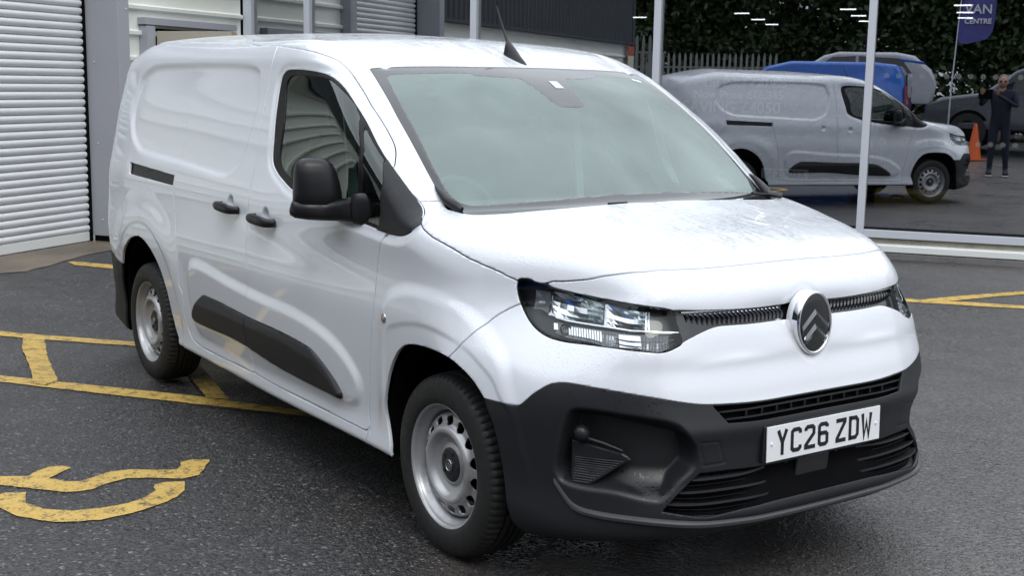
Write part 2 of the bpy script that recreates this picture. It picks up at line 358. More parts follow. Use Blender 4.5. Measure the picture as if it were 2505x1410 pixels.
# ------------------------------------------------------------------ trimming of a dense surface along outlines
def curve(pts, closed=True, n=6):
    """Catmull-Rom through the points; a point given twice in a row is a sharp corner"""
    P = [np.array(p, float) for p in pts]; out = []; m = len(P)
    def g(i): return P[i % m] if closed else P[min(max(i, 0), m - 1)]
    for i in range(m if closed else m - 1):
        p0, p1, p2, p3 = g(i - 1), g(i), g(i + 1), g(i + 2)
        if np.allclose(p1, p2): continue
        d = np.linalg.norm(p2 - p1)
        t1 = np.zeros(2) if np.allclose(p0, p1) else (p2 - p0) / max(np.linalg.norm(p1 - p0) + d, 1e-9) * d
        t2 = np.zeros(2) if np.allclose(p3, p2) else (p3 - p1) / max(np.linalg.norm(p3 - p2) + d, 1e-9) * d
        if not t1.any(): t1 = (p2 - p1)
        if not t2.any(): t2 = (p2 - p1)
        for k in range(n):
            t = k / n; t_2 = t * t; t_3 = t_2 * t
            out.append((2 * t_3 - 3 * t_2 + 1) * p1 + (t_3 - 2 * t_2 + t) * t1 + (-2 * t_3 + 3 * t_2) * p2 + (t_3 - t_2) * t2)
    if not closed: out.append(P[-1])
    return np.array(out)

def sdist(Q, poly, pad=.1, closed=True):
    """signed distance (negative inside) to a closed outline, or distance to an open line"""
    lo = poly.min(0) - pad; hi = poly.max(0) + pad
    m = ((Q >= lo) & (Q <= hi)).all(1); res = np.full(len(Q), pad)
    q = Q[m]; a = poly; b = np.roll(poly, -1, 0)
    if not closed: a = a[:-1]; b = b[:-1]
    d2 = np.full(len(q), 1e9); ins = np.zeros(len(q), bool)
    for (ax, ay), (bx, by) in zip(a, b):
        ex, ey = bx - ax, by - ay; l = ex * ex + ey * ey
        if l < 1e-14: continue
        wx = q[:, 0] - ax; wy = q[:, 1] - ay
        t = np.clip((wx * ex + wy * ey) / l, 0, 1)
        d2 = np.minimum(d2, (wx - t * ex) ** 2 + (wy - t * ey) ** 2)
        if closed:
            c = (ay > q[:, 1]) != (by > q[:, 1])
            if ey != 0: ins ^= c & (q[:, 0] < ex * (q[:, 1] - ay) / ey + ax)
    d = np.sqrt(d2); d[ins] *= -1
    res[m] = np.minimum(d, pad)
    return res

class Surf:
    def __init__(s, V, N, T, A): s.V, s.N, s.T, s.A = V, N, T, A
    def split(s, f):
        """insert edges along f = 0; f is an attribute name or an array"""
        arr = s.A[f[0]] - f[1] if isinstance(f, tuple) else s.A[f]
        arr = np.where(np.abs(arr) < 1e-7, 1e-7, arr)
        st = (arr > 0)[s.T]; cnt = st.sum(1); mx = (cnt > 0) & (cnt < 3)
        if not mx.any(): return
        TM = s.T[mx]; sm = st[mx]; c = cnt[mx]
        odd = np.where((c == 1)[:, None], sm, ~sm); i = odd.argmax(1); r = np.arange(len(TM))
        a, b, d = TM[r, i], TM[r, (i + 1) % 3], TM[r, (i + 2) % 3]
        E = np.concatenate([np.stack([a, b], 1), np.stack([a, d], 1)]); E.sort(1)
        U, inv = np.unique(E, axis=0, return_inverse=True); inv = inv.ravel()
        fa, fb = arr[U[:, 0]], arr[U[:, 1]]; t = np.clip(fa / (fa - fb), 1e-4, 1 - 1e-4)[:, None]
        base = len(s.V)
        s.V = np.concatenate([s.V, s.V[U[:, 0]] * (1 - t) + s.V[U[:, 1]] * t])
        s.N = np.concatenate([s.N, s.N[U[:, 0]] * (1 - t) + s.N[U[:, 1]] * t])
        t = t[:, 0]
        for k in s.A: s.A[k] = np.concatenate([s.A[k], s.A[k][U[:, 0]] * (1 - t) + s.A[k][U[:, 1]] * t])
        ab = base + inv[:len(TM)]; ad = base + inv[len(TM):]
        s.T = np.concatenate([s.T[~mx], np.stack([a, ab, ad], 1), np.stack([ab, b, d], 1), np.stack([ab, d, ad], 1)])
    def tri(s, k): return s.A[k][s.T].mean(1)

def part_mesh(name, S, mask, mirror='right', flange=.012, lift=0., sym=False, shift=None, skirt=None):
    """one panel: the chosen triangles, with the edge folded inwards"""
    T = S.T[mask]; u, inv = np.unique(T, return_inverse=True); T = inv.reshape(T.shape)
    V = S.V[u].copy(); N = S.N[u].copy(); N /= np.maximum(np.linalg.norm(N, axis=1, keepdims=True), 1e-9)
    if sym:
        seam = np.abs(V[:, 1]) < 1e-6
        idx = np.where(seam, np.arange(len(V)), 0); k = (~seam).sum(); idx[~seam] = len(V) + np.arange(k)
        V2 = V[~seam] * [1, -1, 1]; N2 = N[~seam] * [1, -1, 1]
        N[seam, 1] = 0
        T2 = idx[T][:, ::-1]
        V = np.concatenate([V, V2]); N = np.concatenate([N, N2]); T = np.concatenate([T, T2])
    elif mirror == 'right':
        V = V * [1, -1, 1]; N = N * [1, -1, 1]; T = T[:, ::-1]
    if lift: V = V + N * lift
    if shift is not None: V = V + np.array(shift)
    if flange:
        E = np.concatenate([T[:, [0, 1]], T[:, [1, 2]], T[:, [2, 0]]]); key = np.sort(E, 1)
        _, first, cnt = np.unique(key, axis=0, return_index=True, return_counts=True)
        B = E[first[cnt == 1]]; B = B[np.linalg.norm(V[B[:, 0]] - V[B[:, 1]], axis=1) > 1e-6]
        bu, bi = np.unique(B, return_inverse=True); bi = bi.reshape(B.shape)
        # outward direction in the surface, averaged at each border vertex
        tdir = V[B[:, 1]] - V[B[:, 0]]; nn = N[B[:, 0]] + N[B[:, 1]]
        o = np.cross(tdir, nn); o /= np.maximum(np.linalg.norm(o, axis=1, keepdims=True), 1e-9)
        O = np.zeros((len(bu), 3)); np.add.at(O, bi[:, 0], o); np.add.at(O, bi[:, 1], o)
        O /= np.maximum(np.linalg.norm(O, axis=1, keepdims=True), 1e-9)
        n0 = N[bu]; b0 = len(V); k = len(bu)
        r1 = V[bu] - n0 * .0018 + O * .0007; r2 = V[bu] - n0 * flange + O * .0009
        if skirt is not None: r2 = V[bu] + np.array(skirt)
        V = np.concatenate([V, r1, r2]); N[bu] = n0 * .85 + O * .5
        N = np.concatenate([N, O * .95 + n0 * .3, O])
        i0, i1 = bi[:, 0], bi[:, 1]
        q = lambda a, b, c, d: [np.stack([a, b, c], 1), np.stack([a, c, d], 1)]
        T = np.concatenate([T] + q(B[:, 1], B[:, 0], b0 + i0, b0 + i1) + q(b0 + i1, b0 + i0, b0 + k + i0, b0 + k + i1))
    return np_mesh(name, V, T, N)
# ------------------------------------------------------------------ van: paint and trim
def paint_mat(name, color, droplets=1.):
    n = NT(name); v = n.coord()
    geo = n.n('NewGeometry'); sp = n.n('SeparateXYZ'); n.l(geo.outputs['True Normal'], sp.inputs[0])
    up = n.ramp(sp.outputs['Z'], .22, .80, 0., 1.)                    # rain lies on the surfaces that face the sky
    few = n.ramp(sp.outputs['Z'], -.3, .3, .0, .35)
    d1 = n.voro(v, 120); b1 = n.ramp(d1, .10, .40, 1, 0, smooth=True)  # round beads
    cov = n.ramp(n.noise(v, 3.5, 4), .40, .60, .15, 1)
    sparse = n.math('MULTIPLY', n.ramp(n.voro(v, 34), .05, .10, 1, 0, smooth=True), few)
    # beads drawn out into runs down the slope, gathered in broken trails
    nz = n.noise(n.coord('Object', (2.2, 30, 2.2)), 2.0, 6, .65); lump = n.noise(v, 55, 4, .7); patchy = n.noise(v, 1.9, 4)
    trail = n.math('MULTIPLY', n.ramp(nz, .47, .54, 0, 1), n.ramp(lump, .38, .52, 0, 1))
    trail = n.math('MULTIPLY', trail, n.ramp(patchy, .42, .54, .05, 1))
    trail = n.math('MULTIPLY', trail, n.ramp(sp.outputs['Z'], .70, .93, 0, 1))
    sy = n.n('SeparateXYZ'); n.l(v, sy.inputs[0]); trail = n.math('MULTIPLY', trail, n.ramp(sy.outputs['Y'], -.65, .0, .25, 1))  # weighted to the far half, where the bonnet mirrors darker surroundings
    h = n.math('ADD', n.math('MULTIPLY', n.math('MULTIPLY', b1, cov), up), n.math('ADD', sparse, trail))
    flake = n.noise(v, 900, 1)
    base = n.mix(n.noise(v, 1.3, 4), tuple(c * .975 for c in color), color)
    base = n.mix(n.math('MULTIPLY', trail, .8), base, (.40, .41, .44))  # dark reflections in the rain runs, painted into the paint colour
    n.set(color=base, rough=n.ramp(flake, .3, .7, .28, .34), spec=.45, coat=1., coat_rough=.015, normal=n.bump(h, .45 * droplets, .002), coat_normal=n.bump(h, 1. * droplets, .004))
    n.b.inputs['Coat IOR'].default_value = 1.55
    return n.m
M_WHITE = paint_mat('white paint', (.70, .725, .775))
def trim_mat(name, c, rough=.55, wet=1.):
    n = NT(name); v = n.coord()
    g = n.noise(v, 1400, 2); w = n.voro(v, 60); m = n.ramp(n.noise(v, 9, 4), .5, .62, 0, 1)
    geo = n.n('NewGeometry'); sp = n.n('SeparateXYZ'); n.l(geo.outputs['True Normal'], sp.inputs[0]); up = n.ramp(sp.outputs['Z'], 0, .6, .15, 1)
    beads = n.math('MULTIPLY', n.math('MULTIPLY', n.ramp(w, .12, .4, 1, 0, smooth=True), m), up)
    film = n.math('MULTIPLY', n.ramp(sp.outputs['Z'], .25, .8, 0, 1), n.ramp(n.noise(v, 14, 4), .3, .6, .4, 1))
    rr = n.math('SUBTRACT', n.ramp(beads, 0, .6, rough, .15), n.math('MULTIPLY', film, rough - .22))
    n.set(color=n.mix(n.noise(v, 5, 4), tuple(x * .8 for x in c), c), rough=rr, spec=.35,
          normal=n.bump(beads, .22 * wet, .001, n.bump(g, .12, .001)))
    return n.m
M_TRIM = trim_mat('charcoal moulded plastic', (.014, .0145, .017), .5)
M_TRIM_D = trim_mat('dark moulded plastic', (.008, .008, .010), .42)
M_GLOSSBLK = plain('piano black plastic', (.008, .008, .010), .08, coat=.6)
M_RUBBER = plain('black rubber seal', (.006, .006, .007), .5, grain=.1, spec=.25)
M_BLACK = plain('matt black inside', (.004, .004, .005), .9, spec=.08)
M_CHROME = plain('bright chrome', (.75, .76, .78), .07, 1.)
M_SILVER = plain('satin silver', (.55, .56, .58), .3, 1.)
M_DARKCHR = plain('smoked chrome', (.36, .37, .39), .16, 1.)
M_SLAT = trim_mat('intake slat plastic', (.030, .031, .034), .38)
M_CHEV = plain('dark satin chevron', (.17, .175, .185), .22, 1.)
M_SEAT = plain('dark seat cloth', (.075, .078, .085), .9, grain=.3)
M_DASH = plain('dashboard plastic', (.12, .122, .125), .6, grain=.25)
M_PAPER = plain('white printed paper', (.75, .76, .76), .8)

def glass_mat(name, tint, refl, base=.04, film=None, ripple=.04):
    """sheet glass: tinted see-through with a mirror layer that strengthens towards grazing view"""
    n = NT(name); n.t.nodes.remove(n.b)
    tr = n.n('BsdfTransparent'); tr.inputs['Color'].default_value = (*tint, 1)
    gl = n.n('BsdfGlossy'); gl.inputs['Roughness'].default_value = .004; gl.inputs['Color'].default_value = (.93, 1., .97, 1)
    fr = n.n('Fresnel'); fr.inputs['IOR'].default_value = refl
    mx = n.n('MixShader'); f = n.math('MAXIMUM', fr.outputs[0], base)
    v = n.coord(); nb = n.bump(n.noise(v, 1.1, 2), ripple, .02)
    n.l(nb, gl.inputs['Normal'])
    first = tr.outputs[0]
    if film:                                   # painted haze: a pale diffuse layer for the sky's milky veil
        df = n.n('BsdfDiffuse'); df.inputs['Color'].default_value = (*film[0], 1)
        m2 = n.n('MixShader'); n.l(n.ramp(n.noise(v, 1.7, 6, .6), .3, .7, film[1] * .45, film[1] * 1.6), m2.inputs[0])
        n.l(first, m2.inputs[1]); n.l(df.outputs[0], m2.inputs[2]); first = m2.outputs[0]
    n.l(f, mx.inputs[0]); n.l(first, mx.inputs[1]); n.l(gl.outputs[0], mx.inputs[2]); n.l(mx.outputs[0], n.out.inputs['Surface'])
    return n.m
M_WSGLASS = glass_mat('windscreen glass', (.64, .76, .71), 1.9, .10, ((.48, .68, .63), .11))
M_SIDEGLASS = glass_mat('side window glass', (.45, .55, .50), 1.75, .08, None, .012)
M_LENS = glass_mat('clear lamp lens', (.93, .94, .95), 1.45, .03)

# ------------------------------------------------------------------ van: shell
H = .0027
def build_shell():
    G = fan(430, 250, 44, 420)
    nu, nv = G.shape[:2]
    P = G.reshape(-1, 3); N0 = fgrad(P)
    x, y, z = P.T
    xz = np.stack([x, z], 1); xy = np.stack([x, y], 1)
    wz = np.stack([.95 * np.arctan2(y, x + .1), z], 1)
    wz[(x < -.02) | (z > 1.1), 0] = 9
    A = {'x': x.copy(), 'y': y.copy(), 'z': z.copy(), 'nz': N0[:, 2].copy()}
    sidem = y > .45
    def sd(Q, poly, mask=None, **k):
        f = np.full(len(P), k.get('pad', .1))
        if mask is None: mask = np.ones(len(P), bool)
        f[mask] = sdist(Q[mask], poly, **k); return f
    F_ = FEAT
    rev = lambda l: list(reversed(l))
    # --- outlines
    win = curve(F_['WIN'][:9] + [F_['WIN'][8]] + F_['WIN'][9:])
    A['win'] = sd(xz, win, sidem)
    A['gls'] = sd(xz, curve(F_['GLS'][:7] + [F_['GLS'][6]] + F_['GLS'][7:10] + [F_['GLS'][9]] + F_['GLS'][10:]), sidem)
    A['qg'] = sd(xz, curve([p for q in F_['QG'] for p in (q, q)] ), sidem)
    top = F_['DOORTOP']; gapl = F_['DOORGAP']
    i0 = top.index(gapl[0])
    front = top[i0:]
    fd = front[:12] + [front[11]] + front[12:]
    # the door: over the top, down behind the sail panel and the front edge, along the sill, up the rear edge
    fdp = [gapl[0], gapl[0]] + front[1:-2] + [(-.478, .345), (-.50, .325), (-.56, .322), (-1.0, .326), (-1.50, .332), (-1.532, .34), (-1.536, .40)] + rev(gapl[1:])
    A['fd'] = sd(xz, curve(fdp, n=5), sidem)
    sdp = [gapl[0], gapl[0]] + gapl[1:] + [(-1.536, .40), (-1.532, .34), (-1.56, .332)] + rev(F_['SDREAR'][:-1]) + [(-2.487, 1.12), (-2.50, 1.4), (-2.54, 1.70), (-2.53, 1.755), (-2.45, 1.764), (-2.168, 1.762)]
    A['sdp'] = sd(xz, curve(sdp, n=5), sidem)
    A['sdp'] = A['sdp'] + np.where((z > 1.13) & (x < -2.2), .0, 0)
    hoodl = F_['HOOD'][:15]
    hp = [(.06, -.2), (.06, -.2), (.04, .0), (.033, .08), (.021, .365), (-.012, .598), (-.034, .668), (-.057, .717), (-.083, .739), (-.113, .749), (-.149, .768)] + rev(F_['COWL'][:-1]) + [F_['COWL'][0]] + hoodl[1:7] + [hoodl[6]] + hoodl[7:11] + [(.397, .718), (.397, .718), (.452, .684), (.524, .639), (.588, .590), (.634, .528), (.668, .400), (.686, .270), (.695, .126), (.697, 0), (.695, -.126), (.690, -.2), (.690, -.2)]
    A['hood'] = sd(xy, curve(hp, n=5), (z > .9))
    ws = [F_['WS'][0], F_['WS'][0], F_['WS'][5], F_['WS'][6], F_['WS'][7], F_['WS'][8], F_['WS'][9], F_['WS'][10], F_['WS'][11], F_['WS'][12], (-.113, .749), (-.083, .739), (-.057, .717), (-.034, .668), (-.012, .598), (.021, .365), (.033, .08), (.040, .0), (.06, -.2), (.06, -.2), (-.77, -.2), (-.77, -.2), (-.762, 0), F_['WS'][4], F_['WS'][3], F_['WS'][2], F_['WS'][1]]
    A['ws'] = sd(xy, curve(ws, n=5), z > 1.0)
    w = F_['WSI']
    wsi = [w[0], w[6], w[7], w[8], w[9], w[10], w[11], w[12], w[13], w[14], w[15], (-.045, .33), (-.026, .05), (-.024, 0), (-.03, -.2), (-.03, -.2), (-.70, -.2), (-.70, -.2), (-.699, 0), w[5], w[4], w[3], w[2], w[1]]
    A['wsi'] = sd(xy, curve(wsi, n=5), z > 1.0)
    cam = [(-.76, -.3), (-.76, .34), (-.705, .30), (-.675, .19), (-.668, .125), (-.655, .112), (-.56, .088), (-.485, .074), (-.468, .060), (-.462, .03), (-.462, -.3)]
    A['cam'] = sd(xy, curve([p for q in cam for p in (q, q)]), z > 1.0)
    A['lamp'] = sd(wz, curve(F_['LAMP'], n=4))
    gr = [(-.3, .9295), (-.3, .9295)] + rev(F_['GRT']) + [(.560, .93), (.515, .845), (.515, .845)] + rev(F_['GRB']) + [(-.3, .883), (-.3, .883)]
    A['gr'] = sd(wz, curve(gr, n=4))
    fb = F_['FBLK']
    fbp = [(-.3, .6535), (-.3, .6535), (0, .6535), (.12, .6535), (.244, .654)] + rev(fb[:12]) + [(1.3, .63), (1.3, .63), (1.3, -.3), (1.3, -.3), (-.3, -.3), (-.3, -.3)]
    A['fblk'] = sd(wz, curve(fbp, n=4))
    ui = [(-.3, .650), (-.3, .650), (0, .650), (.20, .650), (.30, .652), (.418, .657), (.418, .657), (.370, .603), (.370, .603), (.25, .599), (0, .599), (-.3, .599), (-.3, .599)]
    A['ui'] = sd(wz, curve(ui, n=3))
    lgp = F_['LG']; lgp = lgp[:3] + [(0, .452), (-.3, .452), (-.3, .343), (0, .343)] + lgp[4:]
    A['lg'] = sd(wz, curve([p for q in lgp for p in (q, q)]))
    A['radar'] = sd(wz, np.array([(-.2, .46), (.105, .46), (.095, .366), (-.2, .366)]))
    A['tow'] = sd(wz, curve([p for q in F_['TOW'] for p in (q, q)]))
    A['fog'] = sd(wz, curve(F_['FOG'], n=4))
    A['blank'] = sd(wz, curve([p for q in F_['BLANK'] for p in (q, q)]))
    hg = F_['HEADGAP']
    fe = [(-.30, 1.2), (-.30, 1.2), (.40, 1.2), (.40, 1.2), (.42, .97)] + hg + [(.06, .66), (.06, .66), (-.3, .2), (-.3, .2), (-.52, .2), (-.52, .2)] + [(-.478, .345)] + rev(front[15:-2])
    A['fe'] = sd(xz, curve(fe, n=4), sidem)
    fa = F_['FARCH'] + [F_['FARCHF'][0]] + F_['FARCHF'][1:]
    A['fa'] = sd(xz, curve([(-.315, .31), (-.315, .31)] + fa[1:] + [(.44, .1), (.44, .1), (-.30, .1), (-.30, .1)]), sidem)
    ra = [(-3.36, .45), (-3.33, .54)] + F_['RARCH'] + [F_['RARCH'][-1], (-2.49, .1), (-2.49, .1), (-3.37, .1), (-3.37, .1)]
    A['ra'] = sd(xz, curve(ra), sidem)
    A['rail'] = sd(xz, np.array(F_['RAIL']), sidem)
    A['rb'] = np.maximum(z - np.interp(x, [-3.9, -3.6, -3.314, -3.2], [.645, .635, .592, .57]), x + 3.2)
    # --- relief pressed into the panels, metres inwards
    rec = sd(xz, curve(F_['REC'], n=5), sidem)
    dsp = .016 * sstep(.004, -.030, rec)
    dsp += .010 * sstep(.034, .008, A['win']) * sidem
    swp = F_['SWO'] + [(-.52, .47), (-.56, .40), (-.66, .36), (-1.2, .355), (-2.15, .36), (-2.27, .42), (-2.30, .55), (-2.30, .66)]
    sw = sd(xz, curve(swp, n=5), sidem, pad=.15)
    dsp -= .013 * sstep(.010, -.044, sw) * sstep(.34, .44, z)
    fc = F_['FCREASE'] + [(.40, .70), (.44, .60), (.46, .2), (-.42, .2), (-.40, .5), (-.37, .72)]
    a1 = sd(xz, curve(fc, n=5), sidem, pad=.15)
    low = sstep(.32, .52, z)
    dsp -= .011 * sstep(.008, -.042, a1) * low
    fi = F_['FINNER'] + [(.42, .58), (.44, .2), (-.36, .2), (-.345, .5), (-.32, .66)]
    a2 = sd(xz, curve(fi, n=5), sidem, pad=.15)
    dsp += .004 * sstep(.004, -.012, a2) * low
    ring = np.hypot((x + 2.93) * .98, (z - .36) * .97)
    dsp -= .012 * sstep(.66, .50, ring) * sidem * sstep(.30, .45, z)
    dsp += .003 * sstep(.485, .470, ring) * sidem
    ditch = sd(xy, curve([(-3.5, .665), (-2.6, .685), (-1.9, .69)] + F_['DITCH'][1:], closed=False), z > 1.5, closed=False)
    dsp += .006 * np.exp(-(ditch / .009) ** 2) + .004 * sstep(.03, 0, ditch) * (z > 1.5)
    fg = sstep(.0, -.034, A['fog'])
    dsp += .075 * fg * sstep(.36, .46, z)
    dsp += .003 * np.exp(-(A['tow'] / .0025) ** 2)
    for hx, hz in ((-1.748, 1.053), (-1.345, 1.035)):
        dsp += .022 * sstep(.042, .012, np.hypot(x - hx, (z - hz) * 1.0)) * sidem
    lidz = np.array([(-.3, .0), (.30, .0)])
    # shallow hollow in the front bar round the badge
    dsp += .004 * sstep(.12, .09, np.hypot(y / .075 * .09, (z - .868) / .10 * .09)) * (x > .6)
    Pd = P - N0 * dsp[:, None]
    Gd = Pd.reshape(nu, nv, 3)
    du = np.gradient(Gd, axis=0); dv = np.gradient(Gd, axis=1)
    N = np.cross(du, dv); l = np.linalg.norm(N, axis=-1, keepdims=True); N = np.where(l > 1e-12, N / np.maximum(l, 1e-12), N0.reshape(nu, nv, 3))
    if (N.reshape(-1, 3) * N0).sum(1).mean() < 0: N = -N
    N[:, 0, 1] = 0; N[:, -1, 1] = 0; N[-2:] = N0.reshape(nu, nv, 3)[-2:]; N[:2] = N0.reshape(nu, nv, 3)[:2]
    N = N.reshape(-1, 3); N /= np.maximum(np.linalg.norm(N, axis=1, keepdims=True), 1e-9)
    Gd[:, 0, 1] = 0; Gd[:, -1, 1] = 0
    # turn the outline distances into true distances along the surface
    E = (du * du).sum(-1); G2 = (dv * dv).sum(-1); Fm = (du * dv).sum(-1); den = np.maximum(E * G2 - Fm * Fm, 1e-18)
    for k in ('fd', 'sdp', 'hood', 'fe', 'lamp', 'fblk'):
        f = A[k].reshape(nu, nv); fu = np.gradient(f, axis=0); fv = np.gradient(f, axis=1)
        gm = np.sqrt(np.maximum((fu * fu * G2 - 2 * fu * fv * Fm + fv * fv * E) / den, 0))
        gm = np.where(np.abs(f) < .09, np.clip(gm, .08, 2.5), 1)
        A[k] = (f / gm).ravel()
    idx = np.arange(nu * nv).reshape(nu, nv)
    a, b, c, d = idx[:-1, :-1].ravel(), idx[1:, :-1].ravel(), idx[1:, 1:].ravel(), idx[:-1, 1:].ravel()
    T = np.concatenate([np.stack([a, b, c], 1), np.stack([a, c, d], 1)])
    V = Gd.reshape(-1, 3)
    g = np.cross(V[T[:, 1]] - V[T[:, 0]], V[T[:, 2]] - V[T[:, 0]])
    if (g * N[T[:, 0]]).sum() < 0: T = T[:, ::-1].copy(); g = -g
    T = T[np.linalg.norm(g, axis=1) > 1e-12]
    S = Surf(V, N, T, A)
    coarse = Gd[::4, ::4], (N0.reshape(nu, nv, 3))[::4, ::4], {k: v.reshape(nu, nv)[::4, ::4] for k, v in A.items()}
    for k in ('fa', 'ra', 'ws', 'wsi', 'cam', 'win', 'gls', 'qg', 'gr', 'fblk', 'ui', 'lg', 'rail', 'rb'):
        S.split(k)
    for k in ('fd', 'sdp', 'hood', 'fe'):
        S.split((k, H)); S.split((k, -H))
    S.split(('lamp', .003)); S.split(('fblk', .0012)); S.split(('lamp', -.001))
    return S, coarse

S, COARSE = build_shell()
t = {k: S.tri(k) for k in S.A}
lab = np.zeros(len(S.T), int); free = np.ones(len(S.T), bool)
L_ = {}
def claim(name, m):
    k = len(L_) + 1; L_[name] = k; sel = free & m; lab[sel] = k; free[sel] = False
def drop(m): claim('drop%d' % len(L_), m)
drop((t['fa'] < 0) | (t['ra'] < 0))
claim('underbody', (t['nz'] < -.75) & (t['z'] < .30) & (t['fblk'] > 0))
claim('windscreen', (t['wsi'] < 0) & (t['cam'] > 0) & (t['ws'] < 0))
claim('windscreen_border', t['ws'] < 0)
claim('door_glass', t['gls'] < 0); claim('quarter_glass', t['qg'] < 0)
sailx = np.interp(t['z'], [1.05, 1.10, 1.34, 1.5], [-.40, -.39, -.425, -.5])
claim('sail_panel', (t['win'] < 0) & (t['x'] > sailx)); claim('window_seal', t['win'] < 0)
claim('hood', t['hood'] < -H); 
claim('headlight_lens', t['lamp'] < -.001); drop(t['lamp'] < .003)
drop(t['hood'] < H)
claim('grille_band', t['gr'] < 0)
claim('grille_opening', t['ui'] < 0); claim('lower_opening', (t['lg'] < 0))
claim('lower_bumper', t['fblk'] < 0); drop(t['fblk'] < .0012)
wv = .95 * np.arctan2(t['y'], t['x'] + .1)
drop((wv > .985) & (wv < 1.05) & (t['z'] > .97) & (t['z'] < 1.02) & (t['lamp'] < .012) & (t['hood'] < .012))
claim('nose_panel', (t['x'] > .30) & (t['z'] > .90) & (wv < 1.0))
drop((np.abs(t['fd']) < H) & (t['x'] < 0)); 
claim('front_door', t['fd'] < 0)
drop((np.abs(t['sdp']) < H) & ((t['z'] < 1.13) | (t['x'] > -2.2)))
claim('rail_slot', t['rail'] < 0)
claim('sliding_door', t['sdp'] < 0)
drop(np.abs(t['fe']) < H); claim('fender', t['fe'] < 0)
claim('front_bumper', (t['x'] > .05) & (t['z'] < 1.02))
claim('rear_bumper', t['rb'] < 0)
claim('body_shell', free.copy())

VAN = empty('delivery_van', (0, 0, 0), label='white panel van parked in front of the glass showroom, plate YC26 ZDW', cat='van')
def panel(name, key, mat, pair=False, **kw):
    m = lab == L_[key]
    if pair:
        me = part_mesh(name, S, m, 'right', **kw)
        a = link(name, me, mat, VAN); b = link(name, me, mat, VAN); b.scale = (1, -1, 1)
        return a, b
    return link(name, part_mesh(name, S, m, sym=True, **kw), mat, VAN)
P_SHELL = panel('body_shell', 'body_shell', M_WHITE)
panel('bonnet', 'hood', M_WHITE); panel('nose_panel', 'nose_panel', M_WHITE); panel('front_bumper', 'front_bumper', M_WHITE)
P_LOW = panel('lower_bumper', 'lower_bumper', M_TRIM); panel('rear_bumper', 'rear_bumper', M_TRIM); panel('underbody', 'underbody', M_BLACK, flange=0)
P_WS = panel('windscreen', 'windscreen', M_WSGLASS, flange=0, lift=-.003)
P_WSB = panel('windscreen_border', 'windscreen_border', M_GLOSSBLK, flange=.006, lift=-.003)
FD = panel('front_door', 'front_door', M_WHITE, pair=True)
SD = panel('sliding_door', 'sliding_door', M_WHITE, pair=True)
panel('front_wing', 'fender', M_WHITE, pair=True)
for key, nm, mt, kw in (('door_glass', 'window', M_SIDEGLASS, dict(flange=0, lift=-.007)), ('quarter_glass', 'quarter_window', M_SIDEGLASS, dict(flange=0, lift=-.006)),
                        ('window_seal', 'window_seal', M_RUBBER, dict(flange=.010, lift=-.003)), ('sail_panel', 'sail_panel', M_TRIM_D, dict(flange=.010, lift=.001))):
    for o, par in zip(panel(nm, key, mt, pair=True, **kw), FD):
        o.parent = par
        if par.scale.y < 0: o.scale = (1, 1, 1)
panel('rail_slot', 'rail_slot', M_TRIM_D, pair=True, flange=0, lift=-.016)
GB = panel('grille_band', 'grille_band', M_GLOSSBLK, flange=.01, lift=-.012)

def inner_shell():
    """black lining a little inside the panels, left open behind the glass and the wheel arches"""
    G, N, A = COARSE
    V = (G - N * .030).reshape(-1, 3); nu, nv = G.shape[:2]
    idx = np.arange(nu * nv).reshape(nu, nv); a, b, c, d = idx[:-1, :-1].ravel(), idx[1:, :-1].ravel(), idx[1:, 1:].ravel(), idx[:-1, 1:].ravel()
    Q = np.stack([a, b, c, d], 1)
    q = lambda k: A[k].reshape(-1)[Q]
    keep = ~((q('fa').min(1) < .03) | (q('ra').min(1) < .03) | (q('wsi').min(1) < -.01) | (q('gls').min(1) < 0) | (q('qg').min(1) < 0) | (q('lamp').min(1) < .02) )
    Q = Q[keep]
    V[:, 1] = np.maximum(V[:, 1], 0)
    V2 = V * [1, -1, 1]
    me = np_mesh('lining', np.concatenate([V, V2]), np.concatenate([Q, Q[:, ::-1] + len(V)]), smooth=False)
    return link('lining', me, M_BLACK, VAN)
inner_shell()
# ------------------------------------------------------------------ points on the finished skin
def bis(fn, lo, hi):
    for _ in range(34):
        m = (lo + hi) / 2
        if fn(m) > 0: hi = m
        else: lo = m
    return (lo + hi) / 2
def grad1(p):
    g = fgrad(np.array([p]))[0]
    return Vector(g)
def side_pt(x, z, out=0.):
    y = bis(lambda t: F(np.array([x, t, z])), .2, 1.2); p = Vector((x, y, z)); n = grad1(p)
    return p + n * out, n                       # left-hand (+y) flank; mirror for the other side
def front_pt(w, z, out=0.):
    a = w / .95; c, s = math.cos(abs(a)), math.sin(abs(a))
    r = bis(lambda t: F(np.array([-.1 + t * c, t * s, z])), .1, 1.5); p = Vector((-.1 + r * c, r * s, z)); n = grad1(p)
    if a < 0: p.y *= -1; n.y *= -1
    return p + n * out, n
def top_pt(x, y, out=0.):
    z = bis(lambda t: F(np.array([x, abs(y), t])), .7, 2.2); p = Vector((x, abs(y), z)); n = grad1(p)
    if y < 0: p.y *= -1; n.y *= -1
    return p + n * out, n
def frame(p, n, up=Vector((0, 0, 1))):
    """matrix with local z along n, local y close to up"""
    n = n.normalized(); x = up.cross(n).normalized(); y = n.cross(x)
    return Matrix(((x.x, y.x, n.x, p.x), (x.y, y.y, n.y, p.y), (x.z, y.z, n.z, p.z), (0, 0, 0, 1)))
def pair(o, parent_right, parent_left):
    """o was built for the near (-y) side; add its mirror image for the far side"""
    c = o.copy(); COL.objects.link(c); c.parent = parent_left
    c.matrix_local = Matrix.Diagonal((1, -1, 1, 1)) @ o.matrix_local if parent_left.scale.y > 0 else o.matrix_local
    for ch in o.children:
        d = ch.copy(); COL.objects.link(d); d.parent = c
    return c

